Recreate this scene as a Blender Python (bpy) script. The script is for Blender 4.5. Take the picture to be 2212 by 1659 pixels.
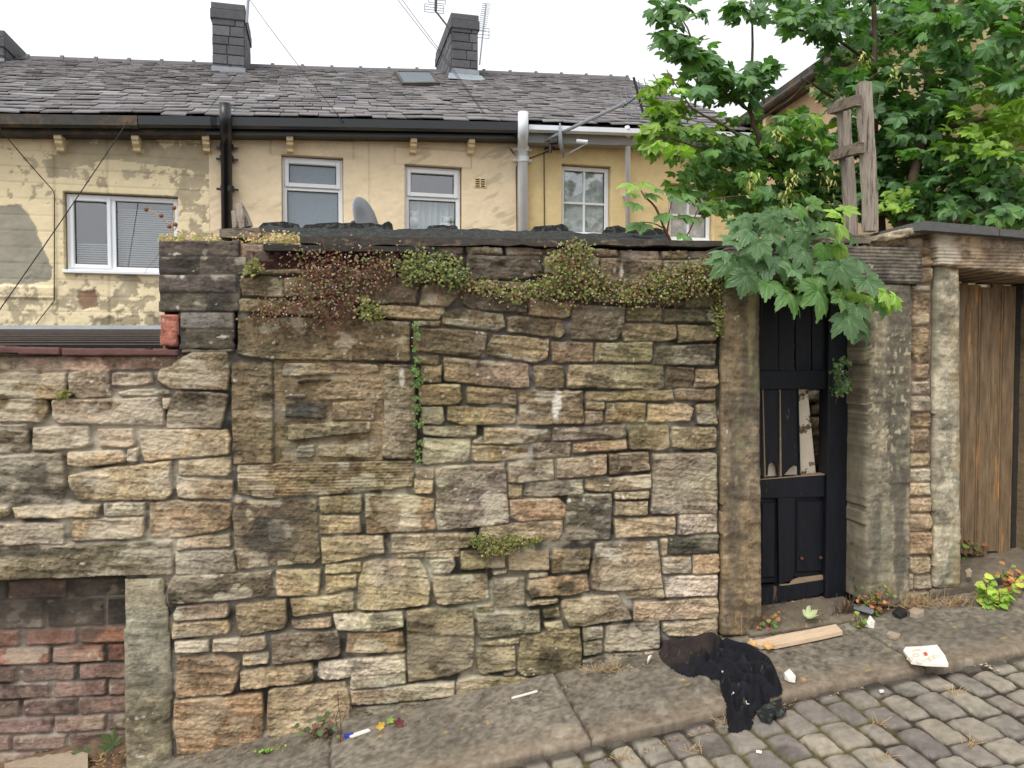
import bpy, math, random
import numpy as np
from mathutils import Vector, Matrix
random.seed(7); RNG = np.random.RandomState(11)
S = bpy.context.scene
for o in list(bpy.data.objects): bpy.data.objects.remove(o)
C = S.collection
R_ = math.radians
# ---------------------------------------------------------------- camera, sky, sun
FPX = 1650.0; YAW = R_(8.0); PITCH = R_(-1.9); CAM = np.array([0.0, -3.5, 1.5])
cd = bpy.data.cameras.new('camera'); cam = bpy.data.objects.new('camera', cd); C.objects.link(cam)
cam.location = CAM; cam.rotation_euler = (R_(90)+PITCH, 0, -YAW)
cd.sensor_width = 36; cd.lens = 36*FPX/2212; cd.clip_end = 600; cd.clip_start = 0.05
S.camera = cam
SUN_EL, SUN_AZ = R_(55), R_(222)
w = bpy.data.worlds.new('World'); S.world = w; w.use_nodes = True
nt = w.node_tree; nt.nodes.clear()
sky = nt.nodes.new('ShaderNodeTexSky'); sky.sky_type = 'NISHITA'; sky.sun_disc = False
sky.sun_elevation = SUN_EL; sky.sun_rotation = SUN_AZ; sky.air_density = 1.0; sky.dust_density = 4.0; sky.ozone_density = 1.0
hs = nt.nodes.new('ShaderNodeHueSaturation'); hs.inputs['Saturation'].default_value = 0.16
mxw = nt.nodes.new('ShaderNodeMix'); mxw.data_type = 'RGBA'; mxw.inputs[0].default_value = 0.55
mxw.inputs[7].default_value = (9.4, 9.6, 10.0, 1)
bg = nt.nodes.new('ShaderNodeBackground'); bg.inputs[1].default_value = 0.10
wo = nt.nodes.new('ShaderNodeOutputWorld')
nt.links.new(sky.outputs[0], hs.inputs['Color']); nt.links.new(hs.outputs[0], mxw.inputs[6])
nt.links.new(mxw.outputs[2], bg.inputs[0]); nt.links.new(bg.outputs[0], wo.inputs[0])
sd = bpy.data.lights.new('sun', 'SUN'); sd.energy = 1.15; sd.angle = R_(30); sd.color = (1, 0.97, 0.92)
sun = bpy.data.objects.new('sun', sd); C.objects.link(sun)
sdir = Vector((math.sin(SUN_AZ)*math.cos(SUN_EL), math.cos(SUN_AZ)*math.cos(SUN_EL), math.sin(SUN_EL)))
sun.rotation_euler = sdir.to_track_quat('Z', 'Y').to_euler(); sun.location = (0, 0, 20)
S.view_settings.view_transform = 'Standard'; S.view_settings.look = 'None'
S.view_settings.exposure = 0.80; S.view_settings.gamma = 1.0
S.render.engine = 'CYCLES'
# ---------------------------------------------------------------- camera geometry: where a sight line meets a real plane
_F = np.array([math.sin(YAW)*math.cos(PITCH), math.cos(YAW)*math.cos(PITCH), math.sin(PITCH)])
_R = np.array([math.cos(YAW), -math.sin(YAW), 0.0]); _U = np.cross(_R, _F)
def ray(u, v): return _F + _R*(u-1106)/FPX - _U*(v-829.5)/FPX
def P(u, v, Y):
    d = ray(u, v); return CAM + d*((Y-CAM[1])/d[1])
def XZ(u, v, Y=0.0):
    p = P(u, v, Y); return (p[0], p[2])
def TL(i, j, pts, Y=0.0):          # points of an enlarged survey tile -> wall plane
    return [XZ(737.33*i+x/3.0, 553*j+y/3.0, Y) for x, y in pts]
class Frame:                        # a building line turned about z
    def __init__(s, rot, dist):
        s.rot = rot; c, n = math.cos(rot), math.sin(rot)
        s.ex = np.array([c, n, 0]); s.ey = np.array([-n, c, 0]); s.o = CAM + s.ey*dist; s.o[2] = 0
        s.d = dist
    def L(s, u, v, y=0.0):
        d = ray(u, v); t = (s.d+y)/(d@s.ey); p = CAM+d*t
        return ((p-s.o)@s.ex, p[2])
    def place(s, o): o.location = s.o; o.rotation_euler = (0, 0, s.rot)
HF = Frame(R_(6.0), 9.0)
# ---------------------------------------------------------------- noise
_perm = RNG.rand(256, 256)
def vnoise(x, y, seed=0):
    x = np.asarray(x, float)+seed*17.13; y = np.asarray(y, float)+seed*7.71
    xi = np.floor(x).astype(int); yi = np.floor(y).astype(int); fx = x-xi; fy = y-yi
    fx = fx*fx*(3-2*fx); fy = fy*fy*(3-2*fy)
    a = _perm[xi & 255, yi & 255]; b = _perm[(xi+1) & 255, yi & 255]
    c = _perm[xi & 255, (yi+1) & 255]; d = _perm[(xi+1) & 255, (yi+1) & 255]
    return (a*(1-fx)+b*fx)*(1-fy)+(c*(1-fx)+d*fx)*fy
def fbm(x, y, seed=0, oct=4):
    s = 0; a = 1; n = 0
    for k in range(oct):
        s = s+a*vnoise(x*2**k, y*2**k, seed+k*3); n += a; a *= .5
    return s/n*2-1
def lin(c):
    c = np.asarray(c, float)/255.0
    return np.where(c <= .04045, c/12.92, ((c+.055)/1.055)**2.4)
def ss(a, b, x):
    t = np.clip((x-a)/(b-a), 0, 1); return t*t*(3-2*t)
# ---------------------------------------------------------------- materials
def nmat(name):
    m = bpy.data.materials.new(name); m.use_nodes = True; n = m.node_tree
    return m, n, n.nodes['Principled BSDF'], n.links
def pmat(name, col=None, rough=0.85, var=0.25, scale=12, bump=0.3, bscale=60, stretch=(1, 1, 1), spec=0.3, metal=0, col2=None, thr=(0.45, 0.6), bdist=0.004, rib=None):
    m, n, b, l = nmat(name); N = n.nodes
    tc = N.new('ShaderNodeTexCoord'); mp = N.new('ShaderNodeMapping'); mp.inputs['Scale'].default_value = stretch
    l.new(tc.outputs['Object'], mp.inputs[0])
    n1 = N.new('ShaderNodeTexNoise'); n1.inputs['Scale'].default_value = scale; n1.inputs['Detail'].default_value = 10; n1.inputs['Roughness'].default_value = .74
    l.new(mp.outputs[0], n1.inputs[0])
    if col is None:
        at = N.new('ShaderNodeAttribute'); at.attribute_name = 'Col'; src = at.outputs['Color']
    else:
        rg = N.new('ShaderNodeRGB'); rg.outputs[0].default_value = (*lin(col), 1); src = rg.outputs[0]
        if col2 is not None:
            mx2 = N.new('ShaderNodeMix'); mx2.data_type = 'RGBA'; mx2.inputs[7].default_value = (*lin(col2), 1)
            n3 = N.new('ShaderNodeTexNoise'); n3.inputs['Scale'].default_value = scale*.45; n3.inputs['Detail'].default_value = 8; n3.inputs['Roughness'].default_value = .7
            l.new(mp.outputs[0], n3.inputs[0])
            mr2 = N.new('ShaderNodeMapRange'); mr2.inputs[1].default_value = thr[0]; mr2.inputs[2].default_value = thr[1]
            l.new(n3.outputs[0], mr2.inputs[0]); l.new(mr2.outputs[0], mx2.inputs[0]); l.new(src, mx2.inputs[6]); src = mx2.outputs[2]
    mr = N.new('ShaderNodeMapRange'); mr.inputs[1].default_value = .3; mr.inputs[2].default_value = .7
    mr.inputs[3].default_value = 1-var; mr.inputs[4].default_value = 1+var
    l.new(n1.outputs[0], mr.inputs[0])
    vm = N.new('ShaderNodeVectorMath'); vm.operation = 'SCALE'
    l.new(src, vm.inputs[0]); l.new(mr.outputs[0], vm.inputs['Scale']); l.new(vm.outputs[0], b.inputs['Base Color'])
    b.inputs['Roughness'].default_value = rough; b.inputs['Specular IOR Level'].default_value = spec; b.inputs['Metallic'].default_value = metal
    if bump > 0:
        n2 = N.new('ShaderNodeTexNoise'); n2.inputs['Scale'].default_value = bscale; n2.inputs['Detail'].default_value = 8; n2.inputs['Roughness'].default_value = .7
        l.new(mp.outputs[0], n2.inputs[0])
        bp = N.new('ShaderNodeBump'); bp.inputs['Strength'].default_value = bump; bp.inputs['Distance'].default_value = bdist
        l.new(n2.outputs[0], bp.inputs['Height'])
        if rib:                                     # tooled lines cut in the stone face
            wv = N.new('ShaderNodeTexWave'); wv.bands_direction = rib[0]; wv.inputs['Scale'].default_value = .314/rib[1]*1.0; wv.inputs['Distortion'].default_value = 1.6; wv.inputs['Detail'].default_value = 3; wv.inputs['Detail Scale'].default_value = .6
            l.new(tc.outputs['Object'], wv.inputs[0]); b2 = N.new('ShaderNodeBump'); b2.inputs['Strength'].default_value = rib[2]; b2.inputs['Distance'].default_value = .006
            l.new(wv.outputs[0], b2.inputs['Height']); l.new(b2.outputs[0], bp.inputs['Normal'])
        l.new(bp.outputs[0], b.inputs['Normal'])
    return m
M = {}
M['stone'] = pmat('sandstone', var=.22, scale=22, bump=.8, bscale=45, stretch=(1, 1, 2.2), bdist=.012)
M['stonev'] = pmat('post_stone', var=.22, scale=16, bump=.7, bscale=60, stretch=(2.6, 1, 1), bdist=.006, rib=('X', .013, .14))
M['ribbed'] = pmat('ribbed_stone', var=.2, scale=16, bump=.6, bscale=60, stretch=(.7, 1, 2.6), bdist=.005, rib=('Z', .017, .55))
M['ground'] = pmat('pavement_stone', var=.22, scale=26, bump=.55, bscale=70, bdist=.006)
M['render'] = pmat('house_render', var=.07, scale=3.5, bump=.35, bscale=40, bdist=.008)
M['renderpink'] = pmat('wing_render', (205, 178, 145), var=.10, scale=4, bump=.4, bscale=30)
M['renderwing'] = pmat('wing_paint', (230, 208, 160), var=.06, scale=2.5, bump=.3, bscale=30)
M['slate'] = pmat('roof_slate', var=.25, scale=14, bump=.5, bscale=40, rough=.75)
M['blackp'] = pmat('black_plastic', (34, 35, 38), rough=.35, var=.2, scale=8, bump=.05, spec=.5)
M['greyp'] = pmat('grey_plastic', (226, 230, 234), rough=.5, var=.08, scale=6, bump=.05, spec=.4)
M['upvc'] = pmat('white_upvc', (236, 238, 240), rough=.35, var=.04, scale=4, bump=0, spec=.5)
M['lead'] = pmat('lead_flashing', (140, 147, 153), rough=.6, var=.2, scale=9, bump=.3, bscale=20)
M['felt'] = pmat('mossy_felt', (40, 42, 40), rough=.95, var=.7, scale=70, bump=1, bscale=70, col2=(95, 98, 92), thr=(.5, .66), bdist=.02)
M['blackpaint'] = pmat('black_paint', (24, 26, 33), rough=.6, var=.5, scale=14, bump=.5, bscale=50, stretch=(3, 3, .6), col2=(98, 80, 66), thr=(.60, .64))
M['blackpaint2'] = pmat('black_paint_sound', (22, 24, 31), rough=.55, var=.5, scale=10, bump=.3, bscale=40, stretch=(3, 3, .6))
M['bare'] = pmat('bare_wood', (150, 128, 104), rough=.85, var=.35, scale=20, bump=.6, bscale=50, stretch=(.4, 1, 3))
M['creampaint'] = pmat('cream_paint', (228, 214, 190), rough=.7, var=.08, scale=20, bump=.3, bscale=40, col2=(110, 88, 70), thr=(.58, .62))
M['gatewood'] = pmat('brown_gate_wood', (122, 102, 78), rough=.75, var=.6, scale=10, bump=.7, bscale=30, stretch=(5, 5, .5), col2=(172, 128, 80), thr=(.57, .66))
M['oldwood'] = pmat('weathered_wood', (168, 156, 142), rough=.9, var=.4, scale=11, bump=1, bscale=22, stretch=(7, 7, .6), col2=(84, 74, 64), thr=(.5, .62), bdist=.012)
M['oldwoodh'] = pmat('weathered_rail_wood', (138, 126, 110), rough=.9, var=.4, scale=11, bump=1, bscale=22, stretch=(1.2, 1.2, 6), col2=(74, 66, 56), thr=(.5, .62), bdist=.012)
M['darkwood'] = pmat('dark_timber', (58, 54, 50), rough=.9, var=.4, scale=14, bump=.8, bscale=30, stretch=(.6, 1, 5))
M['bark'] = pmat('bark', (92, 78, 64), rough=.9, var=.35, scale=20, bump=.6, bscale=40)
M['twig'] = pmat('green_twig', (120, 112, 70), rough=.7, var=.2, scale=20, bump=.2)
M['redstem'] = pmat('red_stem', (120, 72, 60), rough=.7, var=.25, scale=20, bump=.1)
M['straw'] = pmat('straw', (176, 148, 108), rough=.9, var=.3, scale=30, bump=.1)
M['terra'] = pmat('terracotta', (132, 66, 48), rough=.85, var=.25, scale=14, bump=.4, bscale=60)
M['coping'] = pmat('red_brown_tile', (104, 74, 68), rough=.85, var=.25, scale=14, bump=.4, bscale=60)
M['white'] = pmat('white_paper', (232, 224, 212), rough=.8, var=.07, scale=9, bump=.2, bscale=14)
M['red'] = pmat('red_print', (214, 84, 62), rough=.7, var=.05, bump=0)
M['tan'] = pmat('tan_print', (222, 200, 162), rough=.8, var=.05, bump=0)
M['board'] = pmat('split_softwood', (204, 178, 150), rough=.8, var=.18, scale=14, bump=.5, bscale=40, stretch=(.6, 5, 1))
M['cloth'] = pmat('black_fleece', rough=1, var=.25, scale=60, bump=.5, bscale=160, bdist=.002, spec=.08)
M['logo'] = pmat('white_print', (225, 228, 232), var=.03, bump=0)
M['wire'] = pmat('black_cable', (38, 37, 36), rough=.7, var=.1, bump=0)
M['metal'] = pmat('grey_metal', (150, 155, 160), rough=.45, var=.1, metal=.5, bump=0)
M['dish'] = pmat('dish_grey', (138, 142, 146), rough=.5, var=.12, scale=8, bump=0)
M['seedhead'] = pmat('seed_head', (128, 92, 70), rough=.9, var=.3, bump=0)
M['rust'] = pmat('rusty_bracket', (104, 62, 50), rough=.9, var=.3, bump=.3)
M['dark'] = pmat('dark_void', (14, 14, 15), rough=1, var=.1, bump=0)
M['blind'] = pmat('venetian_blind', (150, 153, 152), rough=.6, var=.05, bump=0)
M['net'] = pmat('net_curtain', (186, 196, 194), rough=.9, var=.22, scale=22, bump=.2, stretch=(3, 1, .1))
M['lace'] = pmat('lace_curtain', (196, 198, 198), rough=.9, var=.25, scale=9, bump=.3, col2=(238, 238, 234), thr=(.45, .55))
M['frost'] = pmat('frosted_glass', (132, 144, 152), rough=.25, var=.12, scale=30, bump=.3, bscale=70, spec=.6)
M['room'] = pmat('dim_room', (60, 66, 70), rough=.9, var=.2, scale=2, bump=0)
M['toy'] = pmat('white_plush', (214, 212, 204), rough=1, var=.1, scale=30, bump=.3)
M['soil'] = pmat('soil', (86, 72, 58), rough=1, var=.4, scale=30, bump=1, bscale=50, bdist=.02)
M['blue'] = pmat('blue_wrapper', (50, 70, 170), rough=.4, var=.1, bump=0)
def glassmat():
    m, n, b, l = nmat('window_glass'); N = n.nodes
    tr = N.new('ShaderNodeBsdfTransparent'); tr.inputs[0].default_value = (.92, .94, .95, 1)
    gl = N.new('ShaderNodeBsdfGlossy'); gl.inputs['Roughness'].default_value = .03
    mx = N.new('ShaderNodeMixShader'); mx.inputs[0].default_value = .14
    l.new(tr.outputs[0], mx.inputs[1]); l.new(gl.outputs[0], mx.inputs[2]); l.new(mx.outputs[0], N['Material Output'].inputs[0])
    return m
M['glass'] = glassmat()
def leafmat(name, trans=.35, rough=.45):
    m, n, b, l = nmat(name); N = n.nodes
    at = N.new('ShaderNodeAttribute'); at.attribute_name = 'Col'
    tl = N.new('ShaderNodeBsdfTranslucent'); mx = N.new('ShaderNodeMixShader'); mx.inputs[0].default_value = trans
    g = N.new('ShaderNodeMix'); g.data_type = 'RGBA'; g.blend_type = 'MULTIPLY'; g.inputs[0].default_value = 1; g.inputs[7].default_value = (1.3, 1.6, .5, 1)
    l.new(at.outputs['Color'], g.inputs[6]); l.new(g.outputs[2], tl.inputs[0])
    l.new(at.outputs['Color'], b.inputs['Base Color']); b.inputs['Roughness'].default_value = rough; b.inputs['Specular IOR Level'].default_value = .45
    l.new(b.outputs[0], mx.inputs[1]); l.new(tl.outputs[0], mx.inputs[2]); l.new(mx.outputs[0], N['Material Output'].inputs[0])
    return m
M['leaf'] = leafmat('leaf'); M['weed'] = leafmat('weed_leaf', .2, .6)
# ---------------------------------------------------------------- object helpers
def tag(o, label=None, cat=None, group=None, kind=None):
    if label: o['label'] = label
    if cat: o['category'] = cat
    if group: o['group'] = group
    if kind: o['kind'] = kind
    return o
def empty(name, loc=(0, 0, 0), rz=0):
    o = bpy.data.objects.new(name, None); C.objects.link(o); o.location = loc; o.rotation_euler = (0, 0, rz); o.empty_display_size = .1
    return o
def link(name, me, parent=None):
    o = bpy.data.objects.new(name, me); C.objects.link(o)
    if parent is not None: o.parent = parent
    return o
def npmesh(name, V, Fs, mat, parent=None, col=None, smooth=True):
    """V (n,3); Fs list of (k,m) index arrays; col (n,3)"""
    me = bpy.data.meshes.new(name); V = np.asarray(V, np.float32)
    me.vertices.add(len(V)); me.vertices.foreach_set('co', V.ravel())
    loops = np.concatenate([f.ravel() for f in Fs]); cnt = np.concatenate([np.full(len(f), f.shape[1]) for f in Fs])
    st = np.concatenate([[0], np.cumsum(cnt)[:-1]])
    me.loops.add(len(loops)); me.loops.foreach_set('vertex_index', loops.astype(np.int32))
    me.polygons.add(len(cnt)); me.polygons.foreach_set('loop_start', st.astype(np.int32))
    me.update(calc_edges=True); me.validate()
    me.polygons.foreach_set('use_smooth', np.full(len(me.polygons), smooth))
    if col is not None:
        a = me.color_attributes.new('Col', 'FLOAT_COLOR', 'POINT')
        c = np.ones((len(V), 4), np.float32); c[:, :3] = np.clip(col, 0, 1); a.data.foreach_set('color', c.ravel())
    me.materials.append(mat)
    return link(name, me, parent)
class MB:
    def __init__(s): s.v = []; s.f = []; s.c = []
    def add(s, vs, fs, col=None):
        n = len(s.v); s.v += [tuple(map(float, q)) for q in vs]; s.f += [tuple(i+n for i in f) for f in fs]
        s.c += [tuple(col) if col is not None else (1, 1, 1)]*len(vs); return s
    def box(s, x0, x1, y0, y1, z0, z1, b=0.0, col=None):
        if b <= 0:
            vs = [(x, y, z) for x in (x0, x1) for y in (y0, y1) for z in (z0, z1)]
            return s.add(vs, [(0, 1, 3, 2), (4, 6, 7, 5), (0, 4, 5, 1), (2, 3, 7, 6), (0, 2, 6, 4), (1, 5, 7, 3)], col)
        # front-chamfered box
        vs = [(x0, y1, z0), (x1, y1, z0), (x1, y1, z1), (x0, y1, z1), (x0, y0+b, z0), (x1, y0+b, z0), (x1, y0+b, z1), (x0, y0+b, z1),
              (x0+b, y0, z0+b), (x1-b, y0, z0+b), (x1-b, y0, z1-b), (x0+b, y0, z1-b)]
        fs = [(3, 2, 1, 0), (8, 9, 10, 11)]
        for a, c in ((0, 4), (4, 8)):
            for k in range(4):
                q = (k+1) % 4; fs.append((a+k, a+q, c+q, c+k))
        return s.add(vs, fs, col)
    def prism(s, pts, y0, y1, col=None):
        n = len(pts); vs = [(x, y0, z) for x, z in pts]+[(x, y1, z) for x, z in pts]
        fs = [tuple(range(n)), tuple(range(2*n-1, n-1, -1))]+[(i, i+n, (i+1) % n+n, (i+1) % n) for i in range(n)]
        return s.add(vs, fs, col)
    def tube(s, pts, r, n=6, col=None, cap=True):
        pts = [Vector(p) for p in pts]; k = len(pts); rs = r if hasattr(r, '__len__') else [r]*k
        vs = []; up = Vector((0.13, 0.31, 1)).normalized()
        for i, p in enumerate(pts):
            t = (pts[min(i+1, k-1)]-pts[max(i-1, 0)])
            if t.length < 1e-9: t = Vector((0, 0, 1))
            t.normalize(); a = t.cross(up)
            if a.length < .05: a = t.cross(Vector((1, 0, 0)))
            a.normalize(); b = t.cross(a)
            for j in range(n):
                q = 2*math.pi*j/n; vs.append(p+(a*math.cos(q)+b*math.sin(q))*rs[i])
        fs = [(i*n+j, i*n+(j+1) % n, (i+1)*n+(j+1) % n, (i+1)*n+j) for i in range(k-1) for j in range(n)]
        if cap: fs += [tuple(range(n))[::-1], tuple((k-1)*n+j for j in range(n))]
        return s.add(vs, fs, col)
    def build(s, name, mat, parent=None, smooth=False):
        me = bpy.data.meshes.new(name); me.from_pydata(s.v, [], s.f); me.update()
        if smooth: me.polygons.foreach_set('use_smooth', [True]*len(me.polygons))
        a = me.color_attributes.new('Col', 'FLOAT_COLOR', 'POINT')
        c = np.ones((len(s.v), 4), np.float32); c[:, :3] = np.array(s.c).reshape(-1, 3); a.data.foreach_set('color', c.ravel())
        me.materials.append(mat); return link(name, me, parent)
def grid_obj(name, mapf, A, B, H, Cc, mask, mat, parent=None, back=None):
    """A,B 2-D param arrays, H height, mask of vertices kept. mapf(a,b,h)->xyz. back: skirt depth (negative h)"""
    ny, nx = A.shape; idx = np.arange(ny*nx).reshape(ny, nx)
    q = np.stack([idx[:-1, :-1], idx[:-1, 1:], idx[1:, 1:], idx[1:, :-1]], -1).reshape(-1, 4)
    mk = mask.ravel(); q = q[mk[q].all(1)]
    used = np.unique(q); rm = np.full(ny*nx, -1); rm[used] = np.arange(len(used)); q = rm[q]
    a = A.ravel()[used]; b = B.ravel()[used]; h = H.ravel()[used]; col = Cc.reshape(-1, 3)[used]
    V = mapf(a, b, h); Fs = [q]
    if back is not None:
        e = np.concatenate([q[:, [0, 1]], q[:, [1, 2]], q[:, [2, 3]], q[:, [3, 0]]]); N = len(used)
        k = e[:, 0].astype(np.int64)*N+e[:, 1]; r = e[:, 1].astype(np.int64)*N+e[:, 0]
        be = e[~np.isin(k, r)]
        bv = np.unique(be); m2 = np.full(N, -1); m2[bv] = np.arange(len(bv))+N
        n2 = 9; layers = []
        prev = np.arange(N); off = N; Vs = [V]; cs = [col]
        hs_ = h[bv]
        for i in range(1, n2+1):
            hh = hs_+(back-hs_)*i/n2
            jit = (fbm(a[bv]*30, b[bv]*30+i*5, 91, 2)*.003) if i < n2 else 0
            Vs.append(mapf(a[bv]+jit, b[bv]+jit, hh)); cs.append(np.clip(col[bv].mean(0)*.45+col[bv]*.4, 0, 1)*(1+.35*fbm(a[bv]*9+i*.9, b[bv]*9, 95, 3)+.15*fbm(a[bv]*30+i*2.3, b[bv]*40, 96, 2))[:, None])
            cur = np.full(N, -1); cur[bv] = np.arange(len(bv))+off; off += len(bv)
            Fs.append(np.stack([prev[be[:, 1]], prev[be[:, 0]], cur[be[:, 0]], cur[be[:, 1]]], -1)); prev = cur
        V = np.concatenate(Vs); col = np.concatenate(cs)
    return npmesh(name, V, Fs, mat, parent, col)
def hull(p):
    p = sorted(map(tuple, p)); cr = lambda o, a, b: (a[0]-o[0])*(b[1]-o[1])-(a[1]-o[1])*(b[0]-o[0]); h = []
    for seq in (p, p[::-1]):
        n = len(h)
        for q in seq:
            while len(h)-n >= 2 and cr(h[-2], h[-1], q) <= 0: h.pop()
            h.append(q)
        h.pop()
    return h
def pd(X, Z, poly, k=.0028):
    """smooth inside distance to a convex-ish polygon, corners rounded"""
    p = np.array(hull(poly)); ar = np.sum(p[:, 0]*np.roll(p[:, 1], -1)-np.roll(p[:, 0], -1)*p[:, 1])
    if ar < 0: p = p[::-1]
    acc = 0
    for i in range(len(p)):
        a = p[i]; b = p[(i+1) % len(p)]; d = b-a; L = math.hypot(*d)
        if L < 1e-6: continue
        dist = ((X-a[0])*(-d[1])+(Z-a[1])*d[0])/L
        acc = acc+np.exp(-np.clip(dist, -.3, .3)/k)
    return -k*np.log(acc)
def inpoly(X, Z, poly):
    p = np.array(poly); r = np.zeros(X.shape, bool); n = len(p)
    for i in range(n):
        x0, z0 = p[i]; x1, z1 = p[(i+1) % n]
        c = ((z0 > Z) != (z1 > Z)) & (X < (x1-x0)*(Z-z0)/(z1-z0+1e-12)+x0); r ^= c
    return r
STC = dict(t=(190, 169, 134), o=(184, 157, 121), b=(166, 147, 114), d=(134, 121, 98), g=(166, 153, 130), c=(202, 188, 162),
           k=(104, 97, 80), r=(186, 160, 136), R=(92, 52, 46), i=(168, 146, 110), p=(170, 150, 120), m=(128, 122, 108), w=(150, 132, 100),
           B=(172, 112, 92), e=(178, 132, 112), x=(158, 132, 118), y=(114, 110, 102), G=(136, 130, 118), L=(136, 126, 98), J=(164, 156, 134), Y=(160, 148, 118), D=(100, 92, 82))
def mapXZ(Y, sgn=-1):
    return lambda a, b, h: np.stack([a, Y+sgn*h, b], -1)
def stonefield(name, stones, x0, x1, z0, z1, res, Y, mask=None, parent=None, back=-.3, mort=(104, 98, 88), prot=.015, edge=.0075, grow=.0042,
               warp=.006, seed=1, grime=None, mat=None, groove=None, rough=1.0, mortvar=True, extra=None):
    xs = np.arange(x0, x1+res, res); zs = np.arange(z0, z1+res, res); X, Z = np.meshgrid(xs, zs)
    Xw = X+warp*fbm(X*9, Z*9, seed, 3)+warp*.35*fbm(X*40, Z*40, seed+5, 2)
    Zw = Z+warp*fbm(X*9, Z*9, seed+9, 3)+warp*.35*fbm(X*40, Z*40, seed+13, 2)
    best = np.full(X.shape, -1.0); sid = np.full(X.shape, -1)
    cols = []; offs = []; tilts = []; cen = []; flat = []
    rs = np.random.RandomState(seed+100)
    for n, (code, poly) in enumerate(stones):
        p = np.array(poly); a0, b0 = p.min(0)-.03; a1, b1 = p.max(0)+.03
        i0 = max(int((a0-x0)/res), 0); i1 = min(int((a1-x0)/res)+2, len(xs)); j0 = max(int((b0-z0)/res), 0); j1 = min(int((b1-z0)/res)+2, len(zs))
        base = lin(STC[code])*np.array([.985, .955, .965])*(1+rs.uniform(-.14, .14))*(1+rs.uniform(-.03, .03, 3)); cols.append(base); flat.append(code in 'riR')
        offs.append(rs.uniform(-.5, 1)); tilts.append(rs.uniform(-1, 1, 2)); cen.append(p.mean(0))
        if i1 <= i0 or j1 <= j0: continue
        sl = (slice(j0, j1), slice(i0, i1)); d = pd(Xw[sl], Zw[sl], poly)+grow
        bb = best[sl]; ssid = sid[sl]; u = (d > bb) | ((d > .004) & flat_over(flat, ssid)); u &= d > -.01
        bb[u] = d[u]; ssid[u] = n
    inside = best > 0; sidc = np.where(sid < 0, 0, sid)
    cols = np.array(cols); offs = np.array(offs); tilts = np.array(tilts); cen = np.array(cen); flat = np.array(flat)
    prof = ss(-.002, edge, best)
    bed = fbm(X*5+sidc*3.7, Z*46+sidc*1.3+X*rs.uniform(2, 6), seed+2, 4); iso = fbm(X*11+sidc*1.7, Z*14, seed+3, 4); big = fbm(X*4+sidc*9.1, Z*5, seed+4, 2)
    fine = fbm(X*75, Z*85, seed+6, 3)
    lq = (iso+.5*bed)*3.0; ledge = (np.floor(lq)+ss(.0, .22, lq-np.floor(lq)))/3.0
    tilt = tilts[sidc, 0]*(X-cen[sidc, 0])*.05+tilts[sidc, 1]*(Z-cen[sidc, 1])*.10
    rel = np.where(flat[sidc], .35, 1.0)*rough
    H = prof*(prot*np.where(flat[sidc], .35, 1)+offs[sidc]*.006*rel+np.clip(tilt, -.009, .009)*rel+rel*(.0045*bed+.006*big+.009*ledge+.0034*fine+.0016*fbm(X*150, Z*170, seed+61, 2)))
    H = H+(1-prof)*(.006*fbm(X*30, Z*30, seed+7, 3)-.002)
    if groove: H = H+groove(X, Z, sid)*prof
    # colours
    cb = cols[sidc]
    stain = fbm(X*6+sidc*5.1, Z*8+sidc*2.3, seed+20, 4); pale = fbm(X*9+sidc*4.1, Z*13, seed+21, 4); hue = fbm(X*3, Z*3, seed+22, 3)
    amt = (.35+.65*_perm[sidc & 255, 7])[..., None]
    c = cb*(1-amt*.55*ss(.08, .26, stain)[..., None])*(1-.30*ss(.1, .25, fbm(X*15+sidc*2.1, Z*22, seed+24, 4)))[..., None]
    pits = ss(.25, .55, fbm(X*55, Z*90, seed+60, 3)); grit = fbm(X*150, Z*170, seed+61, 2); c = c*(1+.22*bed[..., None])*(1+.34*fine[..., None])*(1+.30*grit[..., None])*(1-.38*pits[..., None]); H = H-prof*rel*.002*pits
    c = c*(1-.30*ss(.12, .42, -iso+.2*bed)[..., None])
    pm = ss(.20, .30, pale)[..., None]*(.60*_perm[sidc & 255, 19])[..., None]; c = c*(1-pm)+lin((208, 196, 170))*pm
    c = c*(1+np.stack([.07*hue, .0*hue, -.12*hue], -1))
    li = ss(.66, .74, fbm(X*42, Z*42, seed+30, 2))*ss(0, .4, fbm(X*3, Z*3, seed+31, 2)+.1); c = c*(1-li[..., None]*.8)+lin((214, 208, 192))*li[..., None]*.8
    mc = lin(mort)*(1+.3*fbm(X*25, Z*25, seed+8, 3))[..., None]
    if mortvar:
        wm = ss(.25, .45, fbm(X*5, Z*9, seed+40, 3))[..., None]; mc = mc*(1-wm)+lin((176, 170, 156))*wm
        dm = ss(-.02, .22, fbm(X*4, Z*6, seed+41, 3))[..., None]; mc = mc*(1-dm*.75)
    pw = ss(0, .006, best)[..., None]; c = mc*(1-pw)+c*pw
    if grime is not None: c = grime(X, Z, c)
    if extra is not None: c, H = extra(X, Z, c, H)
    mk = np.ones(X.shape, bool) if mask is None else mask(X, Z)
    return grid_obj(name, mapXZ(Y), X, Z, H, c, mk, mat or M['stone'], parent, back)
def flat_over(flat, s):
    f = np.array(flat+[False]); return f[s]
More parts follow.
